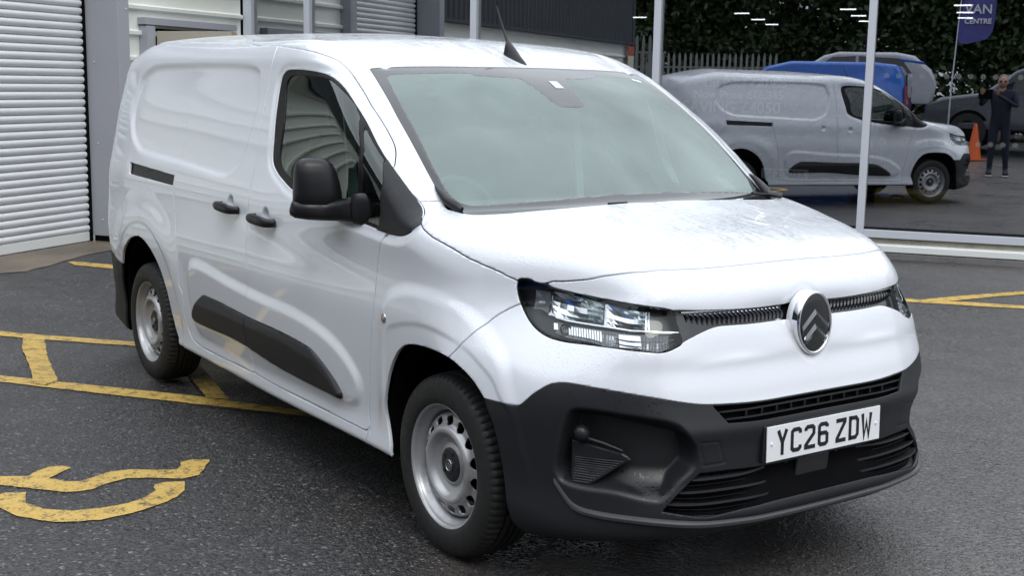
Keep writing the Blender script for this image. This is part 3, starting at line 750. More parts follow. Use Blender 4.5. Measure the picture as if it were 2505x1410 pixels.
# ------------------------------------------------------------------ side mouldings
def patch(x0, x1, z0, z1, step, out, keys, name, mat, parents, fl=.02, lab_fn=None):
    xs = np.arange(x0, x1, step); zs = np.arange(z0, z1, step); X, Z = np.meshgrid(xs, zs, indexing='ij')
    lo = np.full(X.shape, .3); hi = np.full(X.shape, 1.2)
    for _ in range(24):
        m = (lo + hi) / 2; f = F(np.stack([X, m, Z], -1)); hi = np.where(f > 0, m, hi); lo = np.where(f > 0, lo, m)
    Pp = np.stack([X, (lo + hi) / 2, Z], -1); N0 = fgrad(Pp)
    A = {k: sdist(np.stack([X.ravel(), Z.ravel()], 1), c).reshape(X.shape) for k, c in keys.items()}
    G = Pp + N0 * out(X, Z, A)[..., None]
    N = np.cross(np.gradient(G, axis=1), np.gradient(G, axis=0)); N /= np.linalg.norm(N, axis=-1, keepdims=True)
    N *= np.sign((N * N0).sum(-1, keepdims=True))
    nu, nv = X.shape; idx = np.arange(nu * nv).reshape(nu, nv)
    a, b, c, d = idx[:-1, :-1].ravel(), idx[1:, :-1].ravel(), idx[1:, 1:].ravel(), idx[:-1, 1:].ravel()
    T = np.concatenate([np.stack([a, b, c], 1), np.stack([a, c, d], 1)]); V = G.reshape(-1, 3); N = N.reshape(-1, 3)
    g = np.cross(V[T[:, 1]] - V[T[:, 0]], V[T[:, 2]] - V[T[:, 0]])
    if (g * N[T[:, 0]]).sum() < 0: T = T[:, ::-1].copy()
    return Surf(V, N, T, {k: v.ravel() for k, v in A.items()})

mc = curve(FEAT['MOULD'], n=5)
gapx = -1.535
def mould_out(X, Z, A):
    zt = np.interp(X, [-2.21, -1.6, -1.17, -.88, -.705, -.64], [.545, .553, .549, .525, .44, .40])   # crest line
    o = .012 + .020 * sstep(.004, -.012, A['m'])
    o -= np.clip(Z - zt, 0, .1) * .30 + np.clip(zt - Z, 0, .1) * .05
    return o
for key, test, par in (('front', lambda x: x > gapx + .003, FD), ('rear', lambda x: x < gapx - .003, SD)):
    Q = patch(-2.27, -.58, .36, .66, .008, mould_out, {'m': mc}, 'x', None, None)
    Q.A['g'] = Q.V[:, 0] - gapx
    Q.split('m'); Q.split(('g', .003)); Q.split(('g', -.003))
    cx = Q.V[Q.T][:, :, 0].mean(1)
    me = part_mesh('side_moulding', Q, (Q.tri('m') < 0) & test(cx), 'right', flange=.03)
    for p in par:
        o = link('side_moulding', me, M_TRIM, p)

# ------------------------------------------------------------------ door handles, side repeater, aerial
def handle(x, z, parents):
    p, n = side_pt(x, z); p.y *= -1; n.y *= -1
    mb = MB()
    pts = []
    for k in range(9):
        u = -1 + k / 4; pts.append((u * .118, 0, .036 - .016 * u ** 4 - (.014 if abs(u) == 1 else 0)))
    mb.tube(pts, [.011, .0155, .017, .0175, .0175, .0175, .017, .0155, .012], 10)
    for s in (-1, 1): mb.tube([(s * .098, 0, -.012), (s * .100, 0, .028)], [.015, .013], 8)
    for v in mb.bm.verts: v.co.y *= 1.25
    o = mb.build('door_handle', M_TRIM_D, parents[0], smooth=True, angle=60)
    o.matrix_local = frame(p, n) @ Matrix.Rotation(R(-1.5), 4, 'Z')
    pair(o, *parents)
    mb = MB(); mb.sphere((0, 0, 0), .006, 10, (1, 1, .4))
handle(-1.748, 1.036, SD); handle(-1.350, 1.020, FD)
def repeater():
    p, n = side_pt(-.312, .779, .011); p.y *= -1; n.y *= -1
    b = MB(); b.lathe([(.0, .003), (.016, .002), (.020, -.002), (.022, -.014)], 24)
    o = b.build('side_repeater', M_CHROME, VAN, smooth=True); o.matrix_local = frame(p, n)
    b = MB(); b.sphere((0, 0, .002), .012, 14, (1, 1, .5)); b.build('lens', plain('amber grey lens', (.25, .2, .17), .1), o, smooth=True)
    pair(o, VAN, VAN)
repeater()
def antenna():
    b = MB()
    secs = [(-.780, .004, .002), (-.80, .016, .012), (-.84, .024, .026), (-.88, .027, .048), (-.91, .024, .062), (-.925, .020, .062), (-.93, .012, .040)]
    rings = []
    for x, w, h in secs:
        z0 = top_pt(x, 0)[0].z - .004
        rings.append([b.bm.verts.new((x, w * math.cos(a) * (1 if math.sin(a) < .2 else .75), z0 + h * max(math.sin(a), 0) ** .8)) for a in [PI * k / 8 for k in range(9)]])
    for r0, r1 in zip(rings[:-1], rings[1:]):
        for k in range(8): b.bm.faces.new((r0[k], r0[k + 1], r1[k + 1], r1[k]))
    o = b.build('aerial_base', M_TRIM_D, VAN, smooth=True)
    b = MB(); n = 60; pts = []; rr = []
    for k in range(n):
        u = k / (n - 1); pts.append((-.908 - .103 * u, 0, 1.735 + .183 * u)); rr.append((.0062 - .0036 * u) * (1.08 if k % 2 else .92))
    b.tube(pts, rr, 10); b.build('aerial_rod', M_TRIM_D, o, smooth=True, angle=80)
antenna()

# ------------------------------------------------------------------ door mirrors
def loft(secs, seg=36, expo=2.6):
    """closed skin through stacked superellipse sections: (centre, half a, half b, axis a, axis b)"""
    b = MB(); rings = []
    for c, ra, rb, ax, bx in secs:
        ring = []
        for k in range(seg):
            t = 2 * PI * k / seg; ct, st = math.cos(t), math.sin(t)
            ring.append(b.bm.verts.new(Vector(c) + Vector(ax) * ra * math.copysign(abs(ct) ** (2 / expo), ct) + Vector(bx) * rb * math.copysign(abs(st) ** (2 / expo), st)))
        rings.append(ring)
    for r0, r1 in zip(rings[:-1], rings[1:]):
        for k in range(seg): b.bm.faces.new((r0[k], r0[(k + 1) % seg], r1[(k + 1) % seg], r1[k]))
    b.bm.faces.new(rings[0][::-1]); b.bm.faces.new(rings[-1])
    return b
def mirror():
    ax = Vector((.30, .954, 0)); bx = Vector((.954, -.30, 0))     # across the head, through the head
    root = empty('door_mirror'); root.parent = FD[0]
    C0 = Vector((-.678, -.992, 0))
    def c(z, s=0., d=0.): return C0 + ax * s + bx * d + Vector((0, 0, z))
    cap = [(c(1.150, -.002), .080, .050, ax, bx), (c(1.156, -.002), .089, .058, ax, bx), (c(1.19, -.003), .088, .060, ax, bx), (c(1.23, -.006), .083, .058, ax, bx), (c(1.265, -.010), .077, .053, ax, bx),
           (c(1.292, -.014), .068, .046, ax, bx), (c(1.307, -.017), .056, .037, ax, bx), (c(1.316, -.018), .040, .026, ax, bx), (c(1.319, -.018), .020, .012, ax, bx)]
    o = loft(cap, 40, 3.0).build('mirror_cap', M_TRIM_D, root, smooth=True, angle=75)
    def sweep(pts, name):
        secs = []; pv = [Vector(p[0]) for p in pts]
        for i, (p, r1, r2) in enumerate(pts):
            d = (pv[min(i + 1, len(pv) - 1)] - pv[max(i - 1, 0)]).normalized(); s_ = d.cross(Vector((0, 0, 1))).normalized()
            secs.append((Vector(p), r1, r2, s_, s_.cross(d).normalized()))
        return loft(secs, 32, 2.7).build(name, M_TRIM_D, root, smooth=True, angle=60)
    sweep([((-.712, -1.088, 1.139), .018, .014), ((-.710, -1.084, 1.138), .036, .026), ((-.704, -1.070, 1.135), .052, .034), ((-.690, -1.030, 1.131), .063, .037), ((-.676, -.985, 1.129), .065, .038), ((-.655, -.950, 1.129), .058, .039),
           ((-.610, -.924, 1.133), .046, .041), ((-.570, -.910, 1.137), .040, .045), ((-.545, -.902, 1.139), .036, .047)], 'mirror_base')
    b = MB(); b.box((0, 0, 0), (.128, .006, .110), bevel=.002)
    g = b.build('mirror_glass', plain('mirror glass', (.8, .82, .84), .02, 1.), root); g.matrix_local = Matrix.Translation(c(1.225, -.004, -.052)) @ Matrix.Rotation(math.atan2(ax.y, ax.x), 4, 'Z')
    # arm that reaches back to the door and its foot
    sweep([((-.556, -.904, 1.141), .030, .052), ((-.550, -.902, 1.141), .034, .056), ((-.520, -.890, 1.142), .034, .060), ((-.495, -.876, 1.143), .032, .062), ((-.470, -.856, 1.144), .030, .060)], 'mirror_pivot')
    # left-hand copy
    r2 = empty('door_mirror'); r2.parent = FD[1]
    for ch in list(root.children):
        d = ch.copy(); COL.objects.link(d); d.parent = r2
mirror()

# ------------------------------------------------------------------ wheels
M_TYRE = None
def tyre_mat():
    n = NT('tyre rubber'); v = n.coord()
    n.set(color=n.mix(n.noise(v, 6, 5), (.006, .006, .006), (.016, .0155, .015)), rough=n.ramp(n.noise(v, 30, 3), .3, .7, .55, .75), normal=n.bump(n.noise(v, 150, 2), .15, .002)); return n.m
def steel_mat():
    n = NT('painted steel wheel'); v = n.coord()
    a = n.ramp(n.noise(v, 9, 6), .55, .75, 0, 1)
    n.set(color=n.mix(a, (.42, .42, .43), (.20, .165, .13)), rough=n.ramp(n.noise(v, 22, 4), .3, .7, .28, .5), metal=.55, spec=.5); return n.m
M_TYRE = tyre_mat(); M_STEEL = steel_mat()
M_HUB = plain('hub cap plastic', (.012, .012, .016), .4)
def tyre_mesh():
    # (radius, axial position, outer side is negative) right-hand wheel, outer wall at y = -.105
    seg = 288
    prof = [(.204, .085, 0), (.215, .098, 0), (.235, .104, 0), (.262, .105, 0), (.285, .100, 0), (.300, .092, .3), (.3085, .080, 1), (.3125, .062, .7), (.3140, .047, .3), (.306, .045, 0), (.306, .038, 0), (.3145, .036, .3), (.3155, .018, .3), (.3070, .016, 0), (.3070, .008, 0), (.3158, .006, .3)]
    full = [(r, -y, s) for r, y, s in prof] + [(r, y, s) for r, y, s in reversed(prof)]
    V = []
    for r, y, s in full:
        for k in range(seg):
            a = 2 * PI * k / seg
            rr = r - (s * .0065 if (k + (2 if y > 0 else 0)) % 4 in (0,) else 0)
            if .225 < r < .27: rr += 0
            V.append((rr * math.cos(a), y, rr * math.sin(a)))
    V = np.array(V); m = len(full); Q = []
    for i in range(m - 1):
        k = np.arange(seg); Q.append(np.stack([i * seg + k, (i + 1) * seg + k, (i + 1) * seg + (k + 1) % seg, i * seg + (k + 1) % seg], 1))
    me = np_mesh('tyre', V, np.concatenate(Q)); me.set_sharp_from_angle(angle=R(35)); return me
def rim_mesh():
    """pressed steel disc with fourteen round holes, and the barrel it is welded into"""
    seg = 420; holes = 14
    prof = [(.060, -.052), (.066, -.050), (.075, -.044), (.095, -.052), (.108, -.068), (.116, -.074), (.126, -.0745), (.134, -.070), (.140, -.060), (.146, -.0545), (.152, -.0535), (.158, -.0525), (.164, -.051), (.170, -.050), (.176, -.0465), (.181, -.040), (.184, -.026)]
    prof = [(r, y - (.013 if r < .17 else .013 - (r - .17) * .6)) for r, y in prof]
    fine = []
    for (r0, y0), (r1, y1) in zip(prof[:-1], prof[1:]):
        for k in range(3): fine.append((r0 + (r1 - r0) * k / 3, y0 + (y1 - y0) * k / 3))
    fine.append(prof[-1])
    V = []; A = []
    for r, y in fine:
        for k in range(seg):
            a = 2 * PI * k / seg; V.append((r * math.cos(a), y, r * math.sin(a)))
            b = (a * holes / (2 * PI)) % 1 - .5; A.append(math.hypot((r - .1570) / .0180, b * 2 * PI / holes * r / .0215) - 1)
    V = np.array(V); N = np.zeros_like(V); idx = np.arange(len(fine) * seg).reshape(len(fine), seg)
    j = np.roll(idx, -1, 1); a, b, c, d = idx[:-1].ravel(), idx[1:].ravel(), j[1:].ravel(), j[:-1].ravel()
    G = V.reshape(len(fine), seg, 3); du = np.gradient(G, axis=0); dv = np.roll(G, -1, 1) - np.roll(G, 1, 1)
    N = np.cross(du, dv); N /= np.linalg.norm(N, axis=-1, keepdims=True); N *= np.sign(-N[..., 1:2].mean()); N = N.reshape(-1, 3)
    T = np.concatenate([np.stack([a, b, c], 1), np.stack([a, c, d], 1)])
    g = np.cross(V[T[:, 1]] - V[T[:, 0]], V[T[:, 2]] - V[T[:, 0]])
    if (g * N[T[:, 0]]).sum() < 0: T = T[:, ::-1].copy()
    S_ = Surf(V, N, T, {'h': np.array(A)}); S_.split('h')
    me = part_mesh('wheel_disc', S_, S_.tri('h') > 0, mirror=None, flange=.006)
    return me
TYRE = tyre_mesh(); DISC = rim_mesh()
TYRE.materials.append(M_TYRE); DISC.materials.append(M_STEEL)
def barrel():
    b = MB(); b.lathe([(.150, .05), (.180, .03), (.184, -.02), (.186, -.050), (.193, -.066), (.2015, -.072), (.2035, -.084), (.2065, -.093), (.2125, -.0965), (.2165, -.0935), (.2175, -.088), (.214, -.082), (.206, -.07), (.200, .09)], 96, 'Y')
    return b
def wheel(x, flip):
    w = empty('wheel', (x, -.770 if not flip else .770, .317), (0, R(7 if x < -1 else 23), 0)); w.parent = VAN
    if flip: w.scale = (1, -1, 1)
    link('tyre', TYRE, None, w); link('wheel_disc', DISC, None, w)
    barrel().build('rim', M_STEEL, w, smooth=True, angle=50)
    b = MB(); b.lathe([(.0, -.073), (.021, -.073), (.023, -.069), (.045, -.0675), (.058, -.065), (.066, -.059), (.068, -.051)], 48, 'Y')
    o = b.build('hub_cap', M_HUB, w, smooth=True)
    b = MB()
    for k in range(5):
        a = 2 * PI * k / 5 + .4; b = MB(); b.lathe([(0, -.0715), (.0075, -.071), (.009, -.063)], 10, 'Y', (.043 * math.cos(a), 0, .043 * math.sin(a))); b.build('wheel_bolt', M_HUB, w, smooth=True)
    b = MB(); b.lathe([(.0170, -.0735), (.0185, -.0750), (.0200, -.0735)], 36, 'Y')
    for dz in (-.004, .006):
        for s in (-1, 1): b.box((s * .0055, -.0745, dz - .001), (.0135, .002, .0035), (0, s * R(35), 0))
    b.build('emblem', M_SILVER, w)
    b = MB(); b.lathe([(.0, .0), (.14, .0), (.14, .04), (.155, .045)], 32, 'Y', (0, .01, 0)); b.build('brake', M_BLACK, w)
for x in (0, -2.975):
    for fl in (False, True): wheel(x, fl)
def arches():
    for x0, rad, zc in ((.02, .372, .355), (-2.945, .385, .36)):
        for s in (-1, 1):
            b = MB(); seg = 40; rings = []
            for y in (s * .905 if x0 > -1 else s * .885, s * .55):
                r0 = []
                for k in range(seg + 1):
                    a = PI * (k / seg) * 1.16 - .08 * PI; r0.append(b.bm.verts.new((x0 + rad * 1.02 * math.cos(a), y, zc + rad * 1.02 * math.sin(a))))
                rings.append(r0)
            for k in range(seg): b.bm.faces.new((rings[0][k], rings[0][k + 1], rings[1][k + 1], rings[1][k]))
            b.bm.faces.new(rings[1])
            for v in b.bm.verts:
                # the outer edge of the liner follows the skin from inside
                if abs(v.co.y) > .6:
                    try: yy = side_pt(v.co.x, max(v.co.z, .30))[0].y - .012
                    except Exception: yy = .88
                    v.co.y = s * min(yy, .92)
            b.build('arch_liner', M_BLACK, VAN, smooth=True)
arches()
b = MB(); b.box((-1.5, 0, .30), (4.2, 1.1, .12)); b.box((-2.97, 0, .30), (.09, 1.5, .09)); b.box((.02, 0, .30), (.10, 1.4, .09)); b.tube([(-.3, -.35, .21), (-3.5, -.35, .24)], .03, 10)
b.build('chassis', M_BLACK, VAN)
# mud flap and jacking detail just ahead of the front arch
# ------------------------------------------------------------------ headlamps
def sheet(fn, us, vs, thick=0.):
    b = MB(); g = [[b.bm.verts.new(fn(u, v)) for v in vs] for u in us]
    for i in range(len(us) - 1):
        for j in range(len(vs) - 1): b.bm.faces.new((g[i][j], g[i + 1][j], g[i + 1][j + 1], g[i][j + 1]))
    return b
def ls(a, b, n): return [a + (b - a) * k / (n - 1) for k in range(n)]
def nearp(w, z, out=0.):                         # point at the near (-y) half of the nose
    p, n = front_pt(w, z, out); return Vector((p.x, -p.y, p.z))
M_REFL = plain('bright lamp reflector', (.80, .82, .84), .12, 1.)
M_REFL2 = plain('lamp moulding grey', (.50, .52, .55), .22, .35)
M_BEZEL = plain('black lamp bezel', (.022, .022, .026), .32)
def headlamp():
    mask = lab == L_['headlight_lens']
    root = empty('headlamp'); root.parent = VAN
    link('lens', part_mesh('lens', S, mask, 'right', flange=.004, lift=-.001), M_LENS, root)
    back = (-.040, .034, -.004)
    link('housing', part_mesh('housing', S, mask, 'right', flange=0, shift=back), M_BEZEL, root)
    # side wall of the housing: a deep folded edge without its face
    me = part_mesh('rim_wall', S, mask, 'right', flange=.038, lift=-.005, skirt=back)
    n_face = int(mask.sum()); bm = bmesh.new(); bm.from_mesh(me); bm.faces.ensure_lookup_table()
    bmesh.ops.delete(bm, geom=[bm.faces[i] for i in range(n_face)], context='FACES'); bm.to_mesh(me); bm.free()
    link('rim_wall', me, M_BEZEL, root)
    zt = lambda w: np.interp(w, [.50, .54, .60, .70, .77, .85, .90, .93, .97], [.930, .934, .938, .948, .957, .966, .970, .972, .975]) - .006
    zm = lambda w: np.interp(w, [.50, .554, .856, .907, .955], [.874, .876, .882, .889, .905])
    # main and dipped beam chambers: faceted bowls side by side
    for w0, w1 in ((.735, .915), (.600, .728)):
        us = ls(w0, w1, 9); 
        def fn(u, v, w0=w0, w1=w1):
            z = zm(u) + .004 + (zt(u) - zm(u) - .006) * v
            c = 1 - (2 * (u - w0) / (w1 - w0) - 1) ** 2; d = .011 + .022 * c * (.35 + .65 * math.sin(PI * min(max(v * .9 + .05, 0), 1)))
            return nearp(u, z, -d)
        sheet(fn, us, ls(0, 1, 6)).build('reflector', M_REFL, root)
    b = sheet(lambda u, v: nearp(u, zm(u) + .004 + (zt(u) - zm(u) - .010) * v, -.014 - .02 * math.sin(PI * v) * (1 - ((u - .955) / .03) ** 2)), ls(.928, .982, 6), ls(0, 1, 5)); b.build('corner_reflector', M_REFL2, root, smooth=True)
    for u in (.731, .602, .918):
        b = sheet(lambda a, v, u=u: nearp(u + a, zm(u) + .002 + (zt(u) - zm(u) - .004) * v, -.012 - .004 * math.cos(a * 500)), ls(-.006, .006, 3), ls(0, 1, 4)); b.build('divider', M_REFL, root)
    # chrome blade between the chambers, sweeping up at its outer end
    path = [(.507, .874), (.56, .876), (.65, .879), (.75, .8815), (.85, .884), (.895, .890), (.912, .905), (.918, .925), (.922, .950)]
    b = MB(); b.tube([nearp(w, z, -.011) for w, z in path], .0036, 6); b.build('chrome_blade', M_CHROME, root, smooth=True)
    # day running light: a ribbed bar with a round cell at the outer end
    zl = lambda w: np.interp(w, [.52, .56, .61, .69, .77, .85, .88, .91], [.838, .822, .820, .826, .838, .842, .848, .858])
    def drl(u, v):
        z = zl(u) + (zm(u) - .006 - zl(u)) * v
        return nearp(u, z, -.022 - .006 * math.sin(v * PI) + (.0035 if int(u * 260) % 2 else 0))
    sheet(drl, ls(.535, .895, 84), ls(0, 1, 5)).build('light_bar', M_REFL2, root)
    for w0, w1, k in ((.735, .845, 13), (.60, .70, 1), (.88, .90, 1)):
        for i in range(k):
            u = w0 + (w1 - w0) * (i + .5) / k; hw = (w1 - w0) / k * .33
            b = sheet(lambda a, v, u=u: nearp(u + a + .006 * v, zl(u) + .006 + (zm(u) - zl(u) - .016) * v, -.014), (-hw, hw), ls(.05, .95, 4)); b.build('light_rib', M_REFL, root)
    for v in (.25, .5):
        b = MB(); b.tube([nearp(w, zl(w) + (zm(w) - zl(w)) * v, -.013) for w in ls(.522, .70, 10)], .0016, 5); b.build('light_line', M_CHROME, root)
    c = nearp(.858, .862, -.012); b = MB(); b.lathe([(.012, 0), (.017, .004), (.017, -.012)], 18); o = b.build('sidelight', M_BEZEL, root, smooth=True); o.matrix_local = frame(c, Vector((.75, -.65, .1)))
    # dark rubber line along the top edge
    r2 = empty('headlamp'); r2.parent = VAN; r2.scale = (1, -1, 1)
    for ch in list(root.children):
        d = ch.copy(); COL.objects.link(d); d.parent = r2
headlamp()

# ------------------------------------------------------------------ grille band with its row of slanting fins
def fins():
    b = MB()                                     # one fin: a curved blade, local x across, y up, z outwards
    for i in range(5):
        v0, v1 = i / 5, (i + 1) / 5
        def q(v, s): return Vector((.0055 * (v * 1.6 - .8) ** 2 + .010 * v - .006 + s * .0032 * (1 - .5 * v), (v - .5) * .036, .010 * math.sin(PI * v) * (1 if s < 0 else .3)))
        pts = [q(v0, -1), q(v0, 1), q(v1, 1), q(v1, -1)]
        b.bm.faces.new([b.bm.verts.new(p) for p in pts])
    bmesh.ops.remove_doubles(b.bm, verts=b.bm.verts[:], dist=1e-5)
    g = bmesh.ops.extrude_face_region(b.bm, geom=b.bm.faces[:])['geom']
    for q_ in g:
        if isinstance(q_, bmesh.types.BMVert): q_.co.z -= .012
    first = b.build('fin', M_DARKCHR, GB, smooth=True, angle=40); me = first.data; COL.objects.unlink(first); bpy.data.objects.remove(first)
    for s in (-1, 1):
        for k in range(22):
            w = .112 + k * .0176
            zc = np.interp(w, [0, .40, .44, .50], [.903, .906, .908, .916]); h = np.interp(w, [0, .40, .50], [1, .98, .60])
            p, n = front_pt(w * s, float(zc), -.0065)
            o = link('fin', me, None, GB); o.matrix_local = frame(p, n) @ Matrix.Diagonal((s if s > 0 else -1, h, 1, 1)) @ Matrix.Rotation(R(0), 4, 'Z')
fins()
b = MB()
b.tube([front_pt(w, .9275, -.006)[0] for w in ls(-.50, .50, 41)], .0028, 6); b.build('trim_line', M_DARKCHR, GB, smooth=True)

# ------------------------------------------------------------------ oval badge with two chevrons
def badge():
    p, n = front_pt(0, .868, .0); p = Vector((.816, 0, .866)); n = Vector((1, 0, .06)).normalized()
    root = empty('badge'); root.parent = VAN; root.matrix_local = frame(p, n)
    W_, Hh = .0755, .0985
    def ring(prof, name, mat):
        b = MB(); rs = []
        for k, h in prof:
            rs.append([b.bm.verts.new(((W_ + k) * math.cos(a), (Hh + k) * math.sin(a), h)) for a in [2 * PI * i / 72 for i in range(72)]])
        for r0, r1 in zip(rs[:-1], rs[1:]):
            for i in range(72): b.bm.faces.new((r0[i], r0[(i + 1) % 72], r1[(i + 1) % 72], r1[i]))
        if prof[-1][0] < -.03: b.bm.faces.new(rs[-1])
        return b.build(name, mat, root, smooth=True, angle=50)
    ring([(.002, -.035), (.003, .003), (.0005, .010), (-.003, .0115), (-.0065, .010), (-.008, .006)], 'badge_ring', M_CHROME)
    ring([(.0045, -.04), (.004, -.020), (.001, -.016)], 'badge_mount', M_WHITE)
    ring([(-.0075, .006), (-.02, .0075), (-.05, .008)], 'badge_disc', M_GLOSSBLK)
    # chevrons: clipped to the oval
    for y0, wd in ((.030, .030), (-.016, .030)):
        def edge(t, y): return y - abs(t) * .88
        b = MB(); top = []; bot = []
        for s in (-1, 1):
            pts = []
            for k in range(9):
                x = s * k / 8 * .066
                lim = math.sqrt(max(1 - (x / (W_ - .011)) ** 2, 0)) * (Hh - .011)
                yt = max(min(edge(x, y0 + wd / 2), lim), -lim); yb = max(min(edge(x, y0 - wd / 2), lim), -lim)
                pts.append((x, yt, yb))
            rt = [b.bm.verts.new((x, yt, .0085)) for x, yt, yb in pts]; rm = [b.bm.verts.new((x, (yt + yb) / 2, .0150 - abs(x) * .05)) for x, yt, yb in pts]; rb = [b.bm.verts.new((x, yb, .0085)) for x, yt, yb in pts]
            for i in range(8):
                if pts[i][1] - pts[i][2] < 1e-4: continue
                b.bm.faces.new((rt[i], rt[i + 1], rm[i + 1], rm[i])); b.bm.faces.new((rm[i], rm[i + 1], rb[i + 1], rb[i]))
        b.build('chevron', M_CHEV, root)
badge()

# ------------------------------------------------------------------ intakes, slats, number plate
def bar(w0, w1, z, depth, h, name, parent, mat=M_TRIM, z1=None, n=16, tip=.6, proud=0, back=0.):
    b = MB(); sec = []
    z1 = z if z1 is None else z1
    for k in range(n):
        u = k / (n - 1); w = w0 + (w1 - w0) * u; zz = z + (z1 - z) * u
        p, nn = front_pt(w, zz, -.004 + proud - back * (1 - float(sstep(.10, .36, abs(w))))); t = tip if k in (0, n - 1) else 1
        p2 = p - nn * depth
        sec.append([b.bm.verts.new(p + Vector((0, 0, h * .35 * t))), b.bm.verts.new(p + Vector((0, 0, -h * .35 * t))), b.bm.verts.new(p2 + Vector((0, 0, -h * .5 * t))), b.bm.verts.new(p2 + Vector((0, 0, h * .5 * t)))])
    for a, c in zip(sec[:-1], sec[1:]):
        for i in range(4): b.bm.faces.new((a[i], a[(i + 1) % 4], c[(i + 1) % 4], c[i]))
    b.bm.faces.new(sec[0]); b.bm.faces.new(sec[-1][::-1])
    return b.build(name, mat, parent)
UI = panel('upper_intake', 'grille_opening', M_BLACK, flange=0, lift=-.045)
for s, z, ext in ((1, .637, .395), (1, .615, .375)):
    bar(-ext, ext, z, .02, .008, 'slat', UI, M_SLAT, n=33)
for w in ls(-.30, .30, 11): bar(w - .004, w + .004, .626, .02, .034, 'rib', UI, M_TRIM_D, n=2, tip=1, proud=-.008)
UI2 = panel('lower_intake', 'lower_opening', M_BLACK, flange=0, lift=-.085)
for s in (-1, 1):
    for (wa, wb, z) in ((.118, .470, .434), (.112, .506, .400), (.108, .538, .366)):
        bar(s * wa, s * wb, z, .030, .011, 'slat', UI2, M_SLAT, n=18, back=.040)
    for (wa, wb, z) in ((.118, .45, .449), (.115, .485, .417), (.11, .52, .383), (.108, .535, .351)):
        bar(s * wa, s * wb, z, .03, .004, 'fine_slat', UI2, M_TRIM_D, n=12, proud=-.016, back=.045)
    b = MB(); p, n = front_pt(.112, .40, -.060); b.box((p.x, s * p.y, .400), (.03, .010, .110), (0, R(6), 0)); b.build('intake_wall', M_TRIM_D, UI2)
def lip():
    path = curve([(-.852, .41), (-.80, .345), (-.758, .328), (-.60, .319), (-.443, .311), (-.22, .301), (0, .297), (.22, .301), (.443, .311), (.60, .319), (.758, .328), (.80, .345), (.852, .41)], closed=False, n=6)
    b = MB(); sec = []
    for w, z in path:
        p, n = front_pt(float(w), float(z), .0); hz = Vector((n.x, n.y, 0)).normalized()
        k = .35 + .65 * float(sstep(.86, .70, abs(w)))
        sec.append([b.bm.verts.new(p + q) for q in (hz * -.03 + Vector((0, 0, .013)), hz * .011 * k + Vector((0, 0, .004)), hz * .014 * k + Vector((0, 0, -.002)), hz * .010 * k + Vector((0, 0, -.012)), hz * -.03 + Vector((0, 0, -.03)))])
    for a, c in zip(sec[:-1], sec[1:]):
        for i in range(4): b.bm.faces.new((a[i], a[i + 1], c[i + 1], c[i]))
    b.build('spoiler_lip', trim_mat('sheen grey lip', (.075, .077, .082), .4), VAN, smooth=True, angle=35)  # paler than the bumper: its wet, top-lit sheen is put into the colour
lip()
# distance sensor block under the plate
b = MB(); b.box((.838, -.008, .405), (.03, .150, .092), (0, R(6), 0), bevel=.005); b.build('radar_cover', plain('satin black cover', (.016, .016, .018), .28), VAN)
b = MB(); p, n = front_pt(.779, .563, -.020); b.sphere((p.x, -p.y, p.z), .024, 20); o = b.build('parking_sensor', M_TRIM, VAN, smooth=True); pair(o, VAN, VAN)
# fog-lamp blank: a crisp moulded wedge standing in the recess, with fine ridges
def blank():
    out = [(.812, .532), (.740, .520), (.664, .505), (.648, .496), (.640, .488), (.660, .474), (.752, .402), (.790, .392), (.808, .398), (.812, .44)]
    f_ = lambda z: float(sstep(.36, .46, z))
    def P3(w, z, d): return nearp(w, z, -d)
    b = MB(); cx = (.755, .462)
    rings = []
    for k, d in ((1.0, .062), (1.0, .034), (.955, .0305), (.90, .0305)):
        rings.append([b.bm.verts.new(P3(cx[0] + (w - cx[0]) * k, cx[1] + (z - cx[1]) * k, d * max(f_(z), .55) + (0 if k == 1 else 0))) for w, z in out])
    m = len(out)
    for r0, r1 in zip(rings[:-1], rings[1:]):
        for i in range(m): b.bm.faces.new((r0[i], r0[(i + 1) % m], r1[(i + 1) % m], r1[i]))
    c = b.bm.verts.new(P3(*cx, .0305 * f_(cx[1])))
    for i in range(m): b.bm.faces.new((rings[-1][i], rings[-1][(i + 1) % m], c))
    o = b.build('bumper_blank', M_TRIM, VAN); l = pair(o, VAN, VAN)
    poly = np.array(out)
    for k in range(12):
        z = .402 + k * .0072; xs = []
        for i in range(m):
            (w0, z0), (w1, z1) = out[i], out[(i + 1) % m]
            if (z0 - z) * (z1 - z) < 0: xs.append(w0 + (w1 - w0) * (z - z0) / (z1 - z0))
        if len(xs) < 2: continue
        lo, hi = min(xs) + .012, max(xs) - .010
        if hi - lo < .01: continue
        b = MB(); b.tube([P3(lo + (hi - lo) * u, z, .0305 * max(f_(z), .55) - .0012) for u in ls(0, 1, 7)], .0016, 4); r_ = b.build('ridge', M_SLAT, o)
        r2 = r_.copy(); COL.objects.link(r2); r2.parent = l
    # ledge that runs inwards above the blank
    b = MB(); b.tube([P3(.790, .545, .040), P3(.72, .530, .040), P3(.665, .512, .040)], [.006, .005, .003], 6); o = b.build('blank_ledge', M_TRIM, VAN, smooth=True); pair(o, VAN, VAN)
blank()

